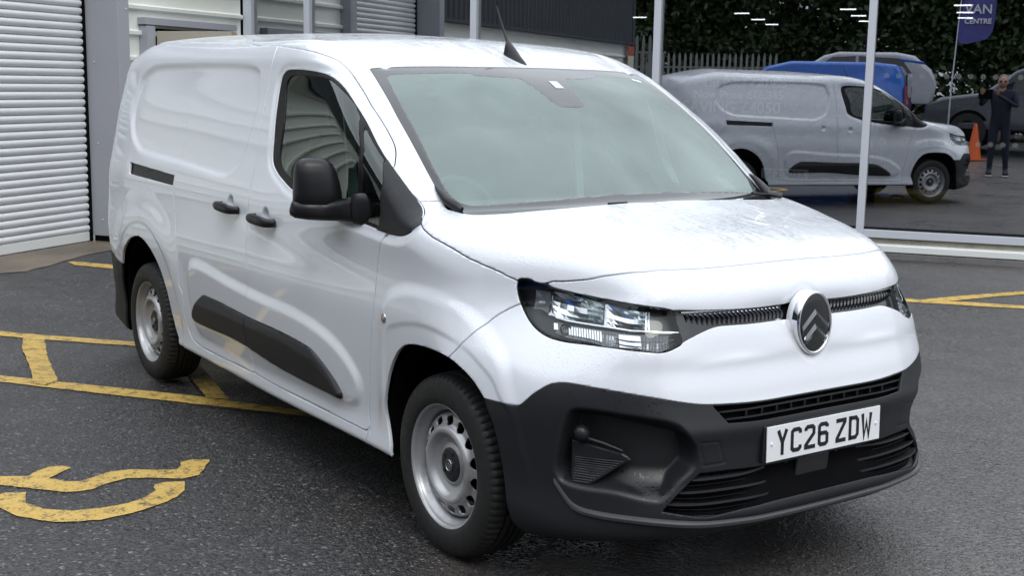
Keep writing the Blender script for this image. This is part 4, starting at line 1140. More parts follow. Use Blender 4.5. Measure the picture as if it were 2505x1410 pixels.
STROKES = {   # strokes of the plate alphabet on a 50 x 79 mm cell (unit: mm)
    'Y': [[(7, 79), (25, 38), (43, 79)], [(25, 38), (25, 0)]],
    'C': [[(43, 58), (43, 66), (36, 72), (14, 72), (7, 66), (7, 13), (14, 7), (36, 7), (43, 13), (43, 21)]],
    '2': [[(7, 60), (7, 66), (14, 72), (36, 72), (43, 66), (43, 49), (7, 14), (7, 7), (50, 7)]],
    '6': [[(43, 61), (43, 66), (36, 72), (14, 72), (7, 66), (7, 13), (14, 7), (36, 7), (43, 13), (43, 37), (36, 43), (7, 43)]],
    'Z': [[(2, 72), (43, 72), (43, 66), (7, 13), (7, 7), (48, 7)]],
    'D': [[(7, 79), (7, 0)], [(7, 72), (34, 72), (43, 62), (43, 17), (34, 7), (7, 7)]],
    'W': [[(5, 79), (14, 2), (25, 50), (36, 2), (45, 79)]],
    'S': [[(43, 60), (43, 66), (36, 72), (14, 72), (7, 66), (7, 49), (14, 43), (36, 37), (43, 31), (43, 13), (36, 7), (14, 7), (7, 13), (7, 19)]],
    'F': [[(7, 0), (7, 79)], [(7, 72), (48, 72)], [(7, 40), (40, 40)]],
    'O': [[(14, 72), (36, 72), (43, 66), (43, 13), (36, 7), (14, 7), (7, 13), (7, 66), (14, 72)]],
    'X': [[(5, 79), (45, 0)], [(45, 79), (5, 0)]],
}
def glyph(ch, w=13, depth=.8):
    b = MB()
    for st in STROKES[ch]:
        P = [Vector((x / 1000, y / 1000, 0)) for x, y in st]; L_s, R_s = [], []; m = len(P)
        closed = (P[0] - P[-1]).length < 1e-6
        for i, p in enumerate(P):
            a = (P[i] - P[i - 1]).normalized() if i > 0 else ((P[-1] - P[-2]).normalized() if closed else (P[1] - P[0]).normalized())
            c = (P[i + 1] - P[i]).normalized() if i < m - 1 else ((P[1] - P[0]).normalized() if closed else a)
            t = (a + c).normalized(); nn = Vector((-t.y, t.x, 0)); k = w / 2000 / max(nn.dot(Vector((-a.y, a.x, 0))), .45)
            L_s.append(p + nn * k); R_s.append(p - nn * k)
        for i in range(m - 1):
            f = b.bm.faces.new([b.bm.verts.new(q) for q in (R_s[i], R_s[i + 1], L_s[i + 1], L_s[i])])
    g = bmesh.ops.extrude_face_region(b.bm, geom=b.bm.faces[:])['geom']
    for q in g:
        if isinstance(q, bmesh.types.BMVert): q.co.z += depth / 1000
    return b
M_PLATE = plain('reflective plate white', (.82, .83, .85), .25)
M_INK = plain('black plate ink', (.008, .008, .010), .35)
def plate(text, parent, mat_bg=M_PLATE, ink=M_INK, name='number_plate'):
    b = MB(); b.box((0, 0, 0), (.520, .111, .004), bevel=.0015); pl = b.build(name, mat_bg, parent)
    tot = sum(.050 if c != ' ' else .033 for c in text) + .011 * (len(text) - 1 - 2 * text.count(' '))
    x = -tot / 2
    for i, c in enumerate(text):
        if c == ' ': x += .033; continue
        o = glyph(c).build('character', ink, pl); o.location = (x, -.0395, .0022); x += .050 + (.011 if i + 1 < len(text) and text[i + 1] != ' ' else 0)
    return pl
PL_ = plate('YC26 ZDW', VAN)
PL_.matrix_local = frame(Vector((.8905, 0, .5225)), Vector((1, 0, .03)))
for sx in (-.240, .240):
    b = MB(); b.lathe([(0, .006), (.004, .0055), (.0055, .002)], 14); o = b.build('plate_screw', M_PLATE, PL_, smooth=True); o.location = (sx, .0, 0)
b = MB(); b.box((.868, 0, .5225), (.036, .535, .118), (0, R(0), 0), bevel=.004); b.build('plate_plinth', M_TRIM, VAN)
# rear face: doors seam, lamps, plate
for s in (-1, 1):
    b = MB(); b.box((-3.76, s * .70, 1.0), (.06, .05, .42), (0, R(-4), s * R(-35)), bevel=.02); b.build('tail_lamp', plain('tail lamp red', (.25, .01, .012), .15, coat=.5), VAN)

# ------------------------------------------------------------------ glass fittings: wipers, camera housing, stickers
b = MB()
pts = [top_pt(-.245, -.757, .004)[0], top_pt(-.21, -.757, .010)[0], top_pt(-.17, -.754, .012)[0], top_pt(-.13, -.742, .010)[0], top_pt(-.108, -.735, .004)[0]]
b.tube(pts, [.004, .012, .016, .018, .012], 10)
o = b.build('scuttle_corner', M_TRIM, VAN, smooth=True); pair(o, VAN, VAN)
for s in (-1,):
    b = MB(); b.tube([top_pt(-.085 + .10 * (.74 - y), y, .010)[0] for y in ls(.60, .745, 8)], .006, 6); b.tube([top_pt(-.085 , .70, .012)[0], top_pt(-.05, .745, .016)[0]], .012, 8); b.build('wiper', M_TRIM_D, VAN, smooth=True)
    b = MB(); b.tube([top_pt(.030 - .25 * y * y, y, -.001)[0] for y in ls(-.20, -.12, 6)], .005, 6); b.build('wiper', M_TRIM_D, VAN, smooth=True)
def decal(x0, x1, y0, y1, mat, name, lift=.0015, sl=0):
    b = sheet(lambda u, v: top_pt(x0 + (x1 - x0) * u, y0 + (y1 - y0) * v + sl * u, lift)[0], ls(0, 1, 4), ls(0, 1, 4)); return b.build(name, mat, VAN)
decal(-.155, -.095, .478, .552, plain('tax disc green', (.10, .18, .15), .5), 'sticker', -.004)
decal(-.788, -.770, .560, .612, M_PAPER, 'sticker', -.002)
decal(-.640, -.587, .008, .050, plain('grey film', (.5, .56, .55), .3), 'camera_window', -.0015)
b = MB(); b.box((-.72, 0, 1.545), (.16, .12, .05), (0, R(28), 0), bevel=.015); b.build('camera_housing', M_BLACK, VAN)

# ------------------------------------------------------------------ cab interior
def interior():
    sh = sheet(lambda u, v: Vector((-.10 - .42 * u - .12 * (1 - (2 * v - 1) ** 2) * 0, -.74 + 1.48 * v, 1.115 + .035 * math.sin(PI * u) - .05 * u * u + .03 * math.exp(-((v - .25) / .12) ** 2) * u)), ls(0, 1, 10), ls(0, 1, 30))
    sh.build('dashboard', M_DASH, VAN, smooth=True)
    b = MB(); b.box((-.56, 0, .92), (.10, 1.46, .34), bevel=.03); b.build('fascia', M_DASH, VAN)
    b = MB()
    pts = [Vector((-.70 + .05 * math.sin(a) * -1, -.37 + .185 * math.cos(a), 1.05 + .17 * math.sin(a))) for a in [2 * PI * k / 28 for k in range(29)]]
    b.tube(pts, .014, 8, cap=False); b.box((-.69, -.37, 1.05), (.05, .13, .10), bevel=.02); b.box((-.69, -.37, 1.05), (.03, .34, .035), bevel=.008)
    b.build('steering_wheel', M_SEAT, VAN, smooth=True)
    for y in (-.40, .12, .46):
        root = empty('seat', (0, 0, 0)); root.parent = VAN
        wd = .46 if y < 0 else .33
        b = MB(); b.box((-1.20, y, .80), (.50, wd, .14), bevel=.05); b.build('cushion', M_SEAT, root, smooth=True)
        b = MB(); b.box((-1.44, y, 1.10), (.14, wd, .58), (0, R(-12), 0), bevel=.05); b.build('backrest', M_SEAT, root, smooth=True)
        b = MB(); b.box((-1.53, y, 1.46), (.09, .24, .17), (0, R(-10), 0), bevel=.035); b.build('headrest', M_SEAT, root, smooth=True)
    b = MB(); b.box((-1.66, 0, .98), (.02, 1.40, 1.30)); b.build('bulkhead', plain('grey steel bulkhead', (.26, .28, .29), .5), VAN)
    for y_, zc, h_ in ((.58, 1.30, .50), (-.60, 1.30, .50)):
        b = MB(); b.box((-1.18, y_, zc), (.012, .045, h_), (0, R(-6), R(8))); b.build('seat_belt', plain('pale wrapped seat belt', (.62, .72, .68), .6), VAN)
    b = MB(); b.box((-.40, -.12, 1.152), (.10, .24, .006), (0, R(-4), R(8))); b.build('dash_paper', M_PAPER, VAN)
    b = MB(); b.box((-.28, -.13, 1.158), (.04, .16, .005), (0, R(-4), R(6))); b.build('dash_paper', M_PAPER, VAN)
    b = MB(); b.box((-1.1, 0, .66), (1.6, 1.5, .02)); b.build('cab_floor', M_BLACK, VAN)
    b = MB(); b.box((-.60, 0, 1.50), (.02, .22, .06), (0, R(15), 0), bevel=.008); b.build('inside_mirror', M_BLACK, VAN)
interior()
# ================================================================== the yard and the buildings
# building frame: a runs along the glass front, b into the showroom
AZ = math.atan2(.574, .819)
BM = Matrix.Rotation(AZ, 4, 'Z')
def W(a, b, z=0.): return BM @ Vector((a, b, z))
def to_ab(p): return (p[0] * math.cos(AZ) + p[1] * math.sin(AZ), -p[0] * math.sin(AZ) + p[1] * math.cos(AZ))
GLASS_B = 7.489; WALL_A = -6.40
def ground_h(x, y):
    a = x * math.cos(AZ) + y * math.sin(AZ); b = -x * math.sin(AZ) + y * math.cos(AZ)
    r = np.maximum(sstep(3.6, 6.6, b), sstep(-4.2, -6.0, a) * sstep(-3., 2.0, b))
    return .062 * r + .05 * np.clip(-3.3 - b, 0, 9)

def asphalt_mat():
    n = NT('wet asphalt'); v = n.coord()
    agg = n.n('TexVoronoi'); agg.inputs['Scale'].default_value = 95; agg.inputs['Randomness'].default_value = 1; n.l(v, agg.inputs['Vector'])
    agg2 = n.n('TexVoronoi'); agg2.inputs['Scale'].default_value = 42; n.l(v, agg2.inputs['Vector'])
    tone = n.n('SeparateXYZ'); n.l(agg.outputs['Color'], tone.inputs[0])
    big = n.noise(v, .55, 5); mid = n.noise(v, 4.5, 4)
    base = n.mix(n.ramp(tone.outputs['X'], .0, 1., 0, 1), (.010, .010, .0115), (.058, .056, .056))
    base = n.mix(n.ramp(tone.outputs['Y'], .93, .99, 0, .85), base, (.20, .19, .18))
    rust = n.math('MULTIPLY', n.ramp(big, .52, .70, 0, .55), n.ramp(mid, .42, .66, 0, 1))
    base = n.mix(rust, base, (.055, .038, .028))
    # pebbly relief that always keeps some sparkle
    hgt = n.math('ADD', n.ramp(agg.outputs['Distance'], 0, .55, 1, 0), n.math('MULTIPLY', n.ramp(agg2.outputs['Distance'], 0, .6, 1, 0), .8))
    wet = n.ramp(n.noise(v, .8, 4), .38, .62, 0, 1)
    # painted sky sheen: paler colour on the yard ahead of the van
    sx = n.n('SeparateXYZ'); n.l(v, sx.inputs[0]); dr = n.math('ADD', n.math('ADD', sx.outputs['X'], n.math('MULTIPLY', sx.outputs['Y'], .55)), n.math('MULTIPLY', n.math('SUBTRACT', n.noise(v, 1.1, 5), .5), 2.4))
    sky_sheen = n.ramp(dr, -.6, 1.9, 0, 1)
    base = n.mix(n.math('MULTIPLY', sky_sheen, n.ramp(tone.outputs['Z'], .1, .7, .25, 1)), base, (.115, .109, .104))
    n.set(color=base, rough=n.math('ADD', n.ramp(wet, 0, 1, .42, .24), n.ramp(mid, .3, .7, -.04, .10)), spec=.55,
          normal=n.bump(hgt, .9, .0045, n.bump(n.noise(v, 2.2, 3), .25, .02)))
    return n.m
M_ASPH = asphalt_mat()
def conc_mat(name, c, wet=.5, sc=1.):
    n = NT(name); v = n.coord()
    a = n.noise(v, 1.6 * sc, 7, .65); f = n.noise(v, 40 * sc, 3)
    col = n.mix(n.ramp(a, .35, .68), tuple(x * .42 for x in c), c); col = n.mix(n.ramp(f, .45, .75, 0, .35), col, tuple(x * 1.25 for x in c))
    n.set(color=col, rough=n.ramp(a, .3, .7, wet - .12, wet + .15), normal=n.bump(f, .5, .004)); return n.m
M_CONC = conc_mat('stained concrete', (.20, .165, .125))
M_PLINTH = conc_mat('mossy concrete plinth', (.42, .40, .32), .75)

def ground():
    xs = np.concatenate([np.linspace(-70, -14, 15)[:-1], np.linspace(-14, 10, 121), np.linspace(10, 70, 15)[1:]])
    X, Y = np.meshgrid(xs, xs, indexing='ij'); Z = ground_h(X, Y)
    V = np.stack([X, Y, Z], -1).reshape(-1, 3); m = len(xs); idx = np.arange(m * m).reshape(m, m)
    Q = np.stack([idx[:-1, :-1].ravel(), idx[1:, :-1].ravel(), idx[1:, 1:].ravel(), idx[:-1, 1:].ravel()], 1)
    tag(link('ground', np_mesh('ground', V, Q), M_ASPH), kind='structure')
ground()

def on_ground(outline, name, mat, lift, kind=None, jitter=0., step=.05):
    """thin sheet that follows the ground, cut to an outline with a slightly ragged edge"""
    rnd = random.Random(len(outline) * 7 + int(outline[0][0] * 100)); pts = []
    m = len(outline)
    for i in range(m):
        p, q = Vector((*outline[i], 0)), Vector((*outline[(i + 1) % m], 0)); k = max(1, int((q - p).length / step))
        for j in range(k):
            c = p.lerp(q, j / k); pts.append((c.x + rnd.gauss(0, jitter), c.y + rnd.gauss(0, jitter)))
    bm = bmesh.new(); vs_ = [bm.verts.new((x, y, 0)) for x, y in pts]; bm.faces.new(vs_)
    bmesh.ops.triangulate(bm, faces=bm.faces[:])
    if max(p[0] for p in pts) - min(p[0] for p in pts) > .6:
        for ax in (0, 1):
            lo, hi = min(p[ax] for p in pts), max(p[ax] for p in pts); t = lo + .3
            while t < hi:
                no = Vector((1, 0, 0)) if ax == 0 else Vector((0, 1, 0)); co = no * t
                bmesh.ops.bisect_plane(bm, geom=bm.verts[:] + bm.edges[:] + bm.faces[:], plane_co=co, plane_no=no); t += .3
    for v in bm.verts: v.co.z = float(ground_h(v.co.x, v.co.y)) + lift
    bmesh.ops.recalc_face_normals(bm, faces=bm.faces[:])
    for f in bm.faces:
        if f.normal.z < 0: f.normal_flip()
    me = bpy.data.meshes.new(name); bm.to_mesh(me); bm.free(); o = link(name, me, mat)
    if kind: o['kind'] = kind
    return o

def yellow_mat():
    n = NT('worn yellow road paint'); v = n.coord()
    a = n.noise(v, 16, 6, .7); b_ = n.noise(v, 90, 3); agg = n.voro(v, 95)
    wear = n.ramp(n.math('ADD', n.math('MULTIPLY', a, .65), n.math('MULTIPLY', b_, .35)), .50, .60, 0, 1)
    c = n.mix(n.noise(v, 7, 4), (.46, .29, .055), (.60, .41, .11)); c = n.mix(n.ramp(b_, .55, .8, 0, .4), c, (.70, .54, .22)); c = n.mix(n.math('MULTIPLY', wear, .85), c, (.06, .052, .042))
    n.set(color=c, rough=n.ramp(a, .3, .7, .45, .6), normal=n.bump(n.ramp(agg, 0, .55, 1, 0), .7, .003)); return n.m
M_YEL = yellow_mat()
MARK = dict(kind='structure')
for outl, nm in (
    ([(-5.955, -2.50), (-4.685, -1.262), (-3.86 + .0, -.530), (-2.85, .38), (-2.78, .31), (-3.86, -.678), (-4.533, -1.279), (-5.88, -2.50)], 'bay_line'),
    ([(-4.55, -2.53), (-3.46, -1.521), (-3.133, -1.268), (-2.533, -.808), (-1.94, -.43), (-.90, .40), (-.84, .33), (-1.85, -.468), (-2.306, -.804), (-2.787, -1.17), (-3.318, -1.553), (-4.40, -2.53)], 'bay_line'),
    ([(-4.462, -1.160), (-4.365, -1.060), (-3.859, -1.174), (-3.478, -1.244), (-3.189, -1.290), (-3.116, -1.371), (-3.18, -1.420), (-3.531, -1.345), (-4.089, -1.255)], 'hatch_bar'),
    ([(-3.72, -.520), (-3.62, -.430), (-2.924, -.569), (-2.346, -.680), (-2.44, -.762), (-2.89, -.680)], 'hatch_bar'),
    ([(-7.095, -.165), (-7.112, -.118), (-6.846, .122), (-6.2, .72), (-6.12, .64), (-6.685, .045), (-6.914, -.159)], 'bay_line'),
    ([(-2.90, 4.40), (-2.404, 4.839), (-2.243, 4.979), (-1.86, 5.273), (-.9, 6.03), (-.84, 5.93), (-1.798, 5.18), (-2.02, 4.986), (-2.438, 4.652), (-2.84, 4.31)], 'bay_line'),
    ([(-2.42, 4.80), (-2.375, 5.094), (-2.269, 5.525), (-2.208, 5.797), (-2.10, 6.3), (-2.01, 6.28), (-2.127, 5.674), (-2.193, 5.375), (-2.259, 5.001), (-2.30, 4.88)], 'bay_line'),
    ([(-1.98, -2.45), (-1.664, -1.926), (-1.608, -1.834), (-1.665, -1.777), (-1.692, -1.726), (-1.677, -1.679), (-1.635, -1.657), (-1.597, -1.701), (-1.539, -1.766), (-1.468, -1.728), (-1.434, -1.674), (-1.46, -1.616), (-1.495, -1.546), (-1.483, -1.457), (-1.425, -1.373), (-1.383, -1.292), (-1.473, -1.248), (-1.486, -1.195), (-1.443, -1.136), (-1.348, -1.188), (-1.271, -1.249), (-1.258, -1.319), (-1.32, -1.409), (-1.377, -1.502), (-1.357, -1.581), (-1.31, -1.667), (-1.307, -1.713), (-1.332, -1.765), (-1.411, -1.831), (-1.551, -1.951), (-1.86, -2.48)], 'disabled_symbol'),
    ([(-1.41, -2.03), (-1.435, -1.985), (-1.443, -1.956), (-1.408, -1.888), (-1.333, -1.91), (-1.276, -1.918), (-1.18, -1.88), (-1.098, -1.796), (-1.076, -1.702), (-1.078, -1.598), (-1.115, -1.516), (-1.169, -1.458), (-1.238, -1.441), (-1.251, -1.396), (-1.221, -1.326), (-1.111, -1.365), (-1.051, -1.412), (-.994, -1.521), (-.96, -1.619), (-.953, -1.738), (-.972, -1.815), (-1.037, -1.91), (-1.148, -1.979), (-1.27, -2.015), (-1.352, -2.04)], 'disabled_symbol')):
    k_ = 0 if nm == 'bay_line' else (1 if nm == 'hatch_bar' else 2)
    on_ground(outl, nm, M_YEL, (.004, .008, .004)[k_], 'structure', .0022, .03)


# apron along the shutter wall and the joint where it meets the asphalt
ap = [(-6.62, 7.4), (-6.62, -8), (-5.90, -8), (-5.92, 1.), (-5.97, 3.2), (-5.86, 3.4), (-5.90, 3.7), (-5.99, 4.03), (-6.06, 4.4), (-6.02, 4.9), (-6.0, 7.4)]
on_ground([tuple(W(a, b)[:2]) for a, b in ap], 'concrete_apron', M_CONC, .004, 'structure', .006, .08)

# ------------------------------------------------------------------ materials of the buildings
def cream_mat():
    n = NT('cream coated steel cladding'); v = n.coord('Object', (1, .25, 1))
    n.set(color=n.mix(n.ramp(n.noise(v, 3, 6), .4, .7, 0, .6), (.78, .80, .75), (.60, .60, .55)), rough=n.ramp(n.noise(v, 5, 3), .3, .7, .38, .55), normal=n.bump(n.noise(v, 25, 3), .12, .004)); return n.m
M_CREAM = cream_mat()
def galv():
    n = NT('galvanised shutter steel'); v = n.coord('Object', (1, .12, 1))
    n.set(color=n.mix(n.ramp(n.noise(v, 4, 6), .35, .7), (.70, .71, .73), (.80, .81, .83)), rough=n.ramp(n.noise(v, 6, 3), .3, .7, .30, .46), metal=.1); return n.m
M_SHUT = galv()
M_GREY = plain('grey painted steel', (.36, .37, .41), .42, gscale=25)
M_GREYD = plain('dark grey cladding', (.062, .068, .074), .5, gscale=25)
M_ALU = plain('silver grey aluminium frame', (.55, .58, .64), .35, .0, gscale=20)
M_WHITEPVC = plain('white painted band', (.72, .74, .73), .45, gscale=12)
M_DOOR = plain('beige door panel', (.44, .41, .34), .55, gscale=20)
M_WOOD = plain('pale wood edge', (.38, .27, .16), .6)
def bobj(mb, name, mat, parent, **k):
    return mb.build(name, mat, parent, **k)
def bthing(name, label, cat, group=None):
    o = empty(name, label=label, cat=cat, group=group); o.matrix_world = BM; return o

# ------------------------------------------------------------------ side wall: shutter, piers, cladding
def shutter():
    t_ = bthing('roller_shutter', 'silver slatted roller shutter at the left edge beside the grey pier', 'roller shutter')
    b0, b1, a0 = 2.62, 5.13, -6.65
    prof = [(-.010, 0), (.004, .001), (.016, .008), (.0245, .020), (.027, .034), (.0245, .047), (.015, .058), (.002, .0630), (-.008, .0645), (-.010, .0685)]
    b = MB(); rs = []
    for bb in (b0, b1): rs.append([b.bm.verts.new((x, bb, z)) for x, z in prof])
    for i in range(len(prof) - 1): b.bm.faces.new((rs[0][i], rs[1][i], rs[1][i + 1], rs[0][i + 1]))
    first = b.build('slat', M_SHUT, t_, smooth=True, angle=50); me = first.data; bpy.data.objects.remove(first)
    for k in range(50):
        o = link('slat', me, None, t_); o.location = (a0, 0, .155 + k * .0685)
    b = MB(); b.box((a0 + .004, (b0 + b1) / 2, .112), (.03, b1 - b0, .086), bevel=.004); b.build('bottom_bar', M_WHITEPVC, t_)
    b = MB(); b.box((a0 + .012, b1 + .004, 1.8), (.05, .03, 3.5)); b.build('guide', M_BLACK, t_)
    b = MB(); b.box((a0 + .012, b0 - .004, 1.8), (.05, .03, 3.5)); b.build('guide', M_BLACK, t_)
shutter()
def pier(b0, b1, label):
    t_ = bthing('steel_pier', label, 'pier', 'grey steel piers beside the shutter')
    b = MB(); b.box((-6.455, (b0 + b1) / 2, 1.92), (.39, b1 - b0, 3.60), bevel=.004); b.build('casing', M_GREY, t_)
    b = MB(); b.box((-6.46, (b0 + b1) / 2, .095), (.30, b1 - b0 - .04, .06)); b.build('foot', M_BLACK, t_)
    f = b0 - .002 if b0 > 4 else b1 + .002
    for z, a in ((.27, -6.50), (.98, -6.52), (1.72, -6.53), (2.5, -6.53)):
        b = MB(); b.sphere((a, f, z), .009, 8); b.build('rivet', M_ALU, t_)
    for z in (.8, 1.49, 2.2):
        b = MB(); b.sphere((-6.258, (b0 + b1) / 2 + .04, z), .009, 8); b.build('rivet', M_ALU, t_)
pier(5.15, 5.315, 'grey steel pier right of the roller shutter, before the cream cladding'); pier(2.43, 2.60, 'grey steel pier at the near end of the roller shutter')

def plank_mesh(b0, b1, pitch=.238):
    prof = [(0, 0), (0, pitch - .070), (.012, pitch - .064), (.034, pitch - .052), (.036, pitch - .022), (.030, pitch - .016), (.004, pitch - .010), (0, pitch - .004), (0, pitch)]
    b = MB(); rs = []
    for bb in (b0, b1): rs.append([b.bm.verts.new((x, bb, z)) for x, z in prof])
    for i in range(len(prof) - 1): b.bm.faces.new((rs[0][i], rs[1][i], rs[1][i + 1], rs[0][i + 1]))
    return b
def clad(b0, b1, z0, n, label, ends=()):
    t_ = bthing('cladding_wall', label, 'wall', 'cream clad side wall of the workshop')
    first = plank_mesh(b0, b1).build('cladding_sheet', M_CREAM, t_); me = first.data; bpy.data.objects.remove(first)
    for k in range(n):
        o = link('cladding_sheet', me, None, t_); o.location = (WALL_A, 0, z0 + k * .238)
    b = MB(); b.box((WALL_A - .11, (b0 + b1) / 2, z0 + n * .119 - .1), (.20, b1 - b0 - .01, n * .238 + .3)); b.build('backing', M_GREYD, t_)
    return t_
# a rib top stands at z = 2.26 beside the glass corner
A_ = clad(5.32, 7.395, 2.275 - .238 * 9, 16, 'cream ribbed cladding between the grey pier and the glass corner')
B_ = clad(-8.30, 2.425, .10, 10, 'cream ribbed cladding along the left wall, reflected in the door window')
for k in range(5):
    b = MB(); b.sphere((WALL_A + .006, 5.95 + k * .34, 2.125), .008, 8); b.build('fixing', M_GREY, A_)
def upper():
    t_ = bthing('upper_cladding', 'dark grey box-rib cladding above the cream wall', 'wall')
    b = MB(); z0, z1 = 2.50, 4.3; bb = -8.3; prev = None; x = WALL_A + .03
    pts = []
    while bb < 5.30:
        pts += [(x, bb), (x, bb + .08), (x + .035, bb + .10), (x + .035, bb + .155), (x, bb + .175)]; bb += .2
    rs = [[b.bm.verts.new((p[0], p[1], z)) for p in pts] for z in (z0, z1)]
    for i in range(len(pts) - 1):
        if 2.42 < (pts[i][1]) < 5.32 : continue
        b.bm.faces.new((rs[0][i], rs[0][i + 1], rs[1][i + 1], rs[1][i]))
    o = b.build('ribbed_sheet', M_GREYD, t_); o['kind'] = 'stuff'
    b = MB(); b.box((WALL_A + .05, -2.95, 2.49), (.11, 10.7, .05)); b.build('drip_flashing', M_GREYD, t_)
    b = MB(); b.box((WALL_A - .1, 3.87, 4.35), (.5, 2.9, 1.3)); b.build('shutter_head', M_GREYD, t_)
    b = MB(); b.box((WALL_A - .50, -1.5, 2.15), (.2, 13.6, 4.3)); b.build('inner_wall', M_GREYD, t_)
    b = MB(); b.box((WALL_A + .02, -8.28, 2.5), (.14, .16, 5.0)); b.build('corner_trim', M_GREYD, t_)
upper()
# safety notice at the far corner of the wall, seen in the glass
nt_ = bthing('safety_notice', 'tall red and cream safety notice on the wall corner, reflected in glass', 'notice')
b = MB(); b.box((WALL_A + .12, -7.95, 1.95), (.02, .42, .55)); b.build('board', plain('cream notice board', (.60, .56, .42), .6), nt_)
for z in (2.33, 1.58): b = MB(); b.box((WALL_A + .12, -7.95, z), (.022, .42, .20)); b.build('red_band', plain('red notice band', (.42, .10, .07), .6), nt_)
lk = bthing('wall_light', 'dark oval bulkhead lamp on the cream wall, seen in the glass', 'wall lamp')
b = MB(); b.box((WALL_A + .08, 1.05, 2.08), (.10, .10, .24), bevel=.03); b.build('lamp_body', M_GREYD, lk)

# beige door swung open in its grey surround
def open_door():
    t_ = bthing('door_surround', 'grey steel door surround on the cream wall behind the van roof', 'door frame')
    b = MB(); b.box((WALL_A + .045, 6.40, 2.115), (.09, 1.56, .065), bevel=.002); b.build('head_flashing', M_GREY, t_)
    b = MB(); b.box((WALL_A + .05, 5.70, 1.03), (.10, .12, 2.08), bevel=.002); b.build('jamb', M_GREY, t_)
    b = MB(); b.box((WALL_A + .05, 7.12, 1.03), (.10, .10, 2.08), bevel=.002); b.build('jamb', M_GREY, t_)
    b = MB(); b.box((WALL_A + .005, 6.41, 1.03), (.012, 1.30, 2.05)); b.build('opening', M_BLACK, t_)
    d = bthing('beige_door', 'beige door standing open behind the rear of the van roof', 'door')
    ang = R(0)
    b = MB(); b.box((.40, 0, 1.03), (.80, .044, 1.99), bevel=.003); lf = b.build('leaf', M_DOOR, d)
    b = MB(); b.box((.806, 0, 1.03), (.010, .046, 1.99)); ed = b.build('edge_strip', M_WOOD, d)
    b = MB(); b.box((.62, -.03, 1.03), (.13, .012, .03), bevel=.004); hn = b.build('handle', M_ALU, d)
    for o in (lf, ed, hn): o.matrix_local = Matrix.Translation((WALL_A + .10, 5.80, 0)) @ Matrix.Rotation(R(3), 4, 'Z')
open_door()

# ------------------------------------------------------------------ glass front
MULL = [-6.335, -5.615, -3.725, -1.84, .13, 2.02, 3.91, 5.8, 7.7, 9.6]
def pane_mat():
    n = NT('showroom glazing'); n.t.nodes.remove(n.b)
    tr = n.n('BsdfTransparent'); tr.inputs['Color'].default_value = (.62, .64, .66, 1)
    gl = n.n('BsdfGlossy'); gl.inputs['Roughness'].default_value = .0; gl.inputs['Color'].default_value = (.96, .97, 1, 1)
    fr = n.n('Fresnel'); fr.inputs['IOR'].default_value = 1.5
    f = n.math('ADD', n.math('MULTIPLY', fr.outputs[0], .9), .35); mx = n.n('MixShader')
    v = n.coord(); nb = n.bump(n.noise(v, .9, 1), .05, .006); n.l(nb, gl.inputs['Normal'])
    n.l(n.math('MINIMUM', f, .95), mx.inputs[0]); n.l(tr.outputs[0], mx.inputs[1]); n.l(gl.outputs[0], mx.inputs[2]); n.l(mx.outputs[0], n.out.inputs['Surface']); return n.m
M_PANE = pane_mat()
def glazing():
    t_ = bthing('glazed_front', 'showroom glass front with silver mullions reflecting the van and yard', 'glass facade')
    for i, m in enumerate(MULL):
        w = .10 if i == 0 else .068
        b = MB(); b.box((m, GLASS_B - .015, 1.65), (w, .11, 2.84), bevel=.004); b.build('mullion', M_ALU, t_)
    for m0, m1 in zip(MULL[:-1], MULL[1:]):
        b = MB(); b.box(((m0 + m1) / 2, GLASS_B, 1.66), (m1 - m0 - .07, .012, 2.66)); b.build('glass_pane', M_PANE, t_)
        b = MB(); b.box(((m0 + m1) / 2, GLASS_B - .004, .335), (m1 - m0 - .07, .05, .022)); b.build('gasket', M_RUBBER, t_)
        b = MB(); b.box(((m0 + m1) / 2, GLASS_B - .018, .289), (m1 - m0 - .068, .105, .070), bevel=.003); b.build('sill_rail', M_ALU, t_)
    b = MB(); b.box((1.63, GLASS_B - .016, 3.10), (16, .13, .09), bevel=.004); b.build('head_rail', M_ALU, t_)
    L0, L1 = -6.38, 9.7; c = (L0 + L1) / 2; d = L1 - L0
    p = bthing('base_wall', 'low stained concrete plinth with white band under the showroom glass', 'wall')
    b = MB(); b.box((c, GLASS_B + .06, .13), (d, .20, .24), bevel=.003); b.build('plinth', M_PLINTH, p)
    b = MB(); b.box((c, GLASS_B - .060, .158), (d, .055, .058), bevel=.004); b.box((c, GLASS_B - .052, .192), (d, .04, .014), bevel=.002); b.build('white_band', M_WHITEPVC, p)
    b = MB(); b.box((c, GLASS_B - .052, .088), (d, .06, .07), bevel=.01); b.build('kerb_edge', conc_mat('grey damp concrete', (.19, .18, .18), .6), p)
    f = bthing('roof_fascia', 'dark fascia above the showroom glass', 'fascia')
    b = MB(); b.box((c, GLASS_B + .1, 3.45), (d, .5, .6)); b.build('board', M_GREYD, f)
glazing()
pn = bthing('paper_notice', 'white paper notice taped inside the glass beside the mullion', 'notice')
b = MB(); b.box((.060, GLASS_B + .012, 2.02), (.062, .002, .15)); b.build('sheet', M_PAPER, pn)
M_DOT = NT('frosted dot'); M_DOT.t.nodes.remove(M_DOT.b)
_t = M_DOT.n('BsdfTransparent'); _d = M_DOT.n('BsdfTranslucent'); _d.inputs['Color'].default_value = (.5, .55, .5, 1); _e = M_DOT.n('BsdfDiffuse'); _e.inputs['Color'].default_value = (.5, .52, .5, 1)
_m = M_DOT.n('MixShader'); _m.inputs[0].default_value = .16; M_DOT.l(_t.outputs[0], _m.inputs[1]); M_DOT.l(_e.outputs[0], _m.inputs[2]); M_DOT.l(_m.outputs[0], M_DOT.out.inputs['Surface']); M_DOT = M_DOT.m
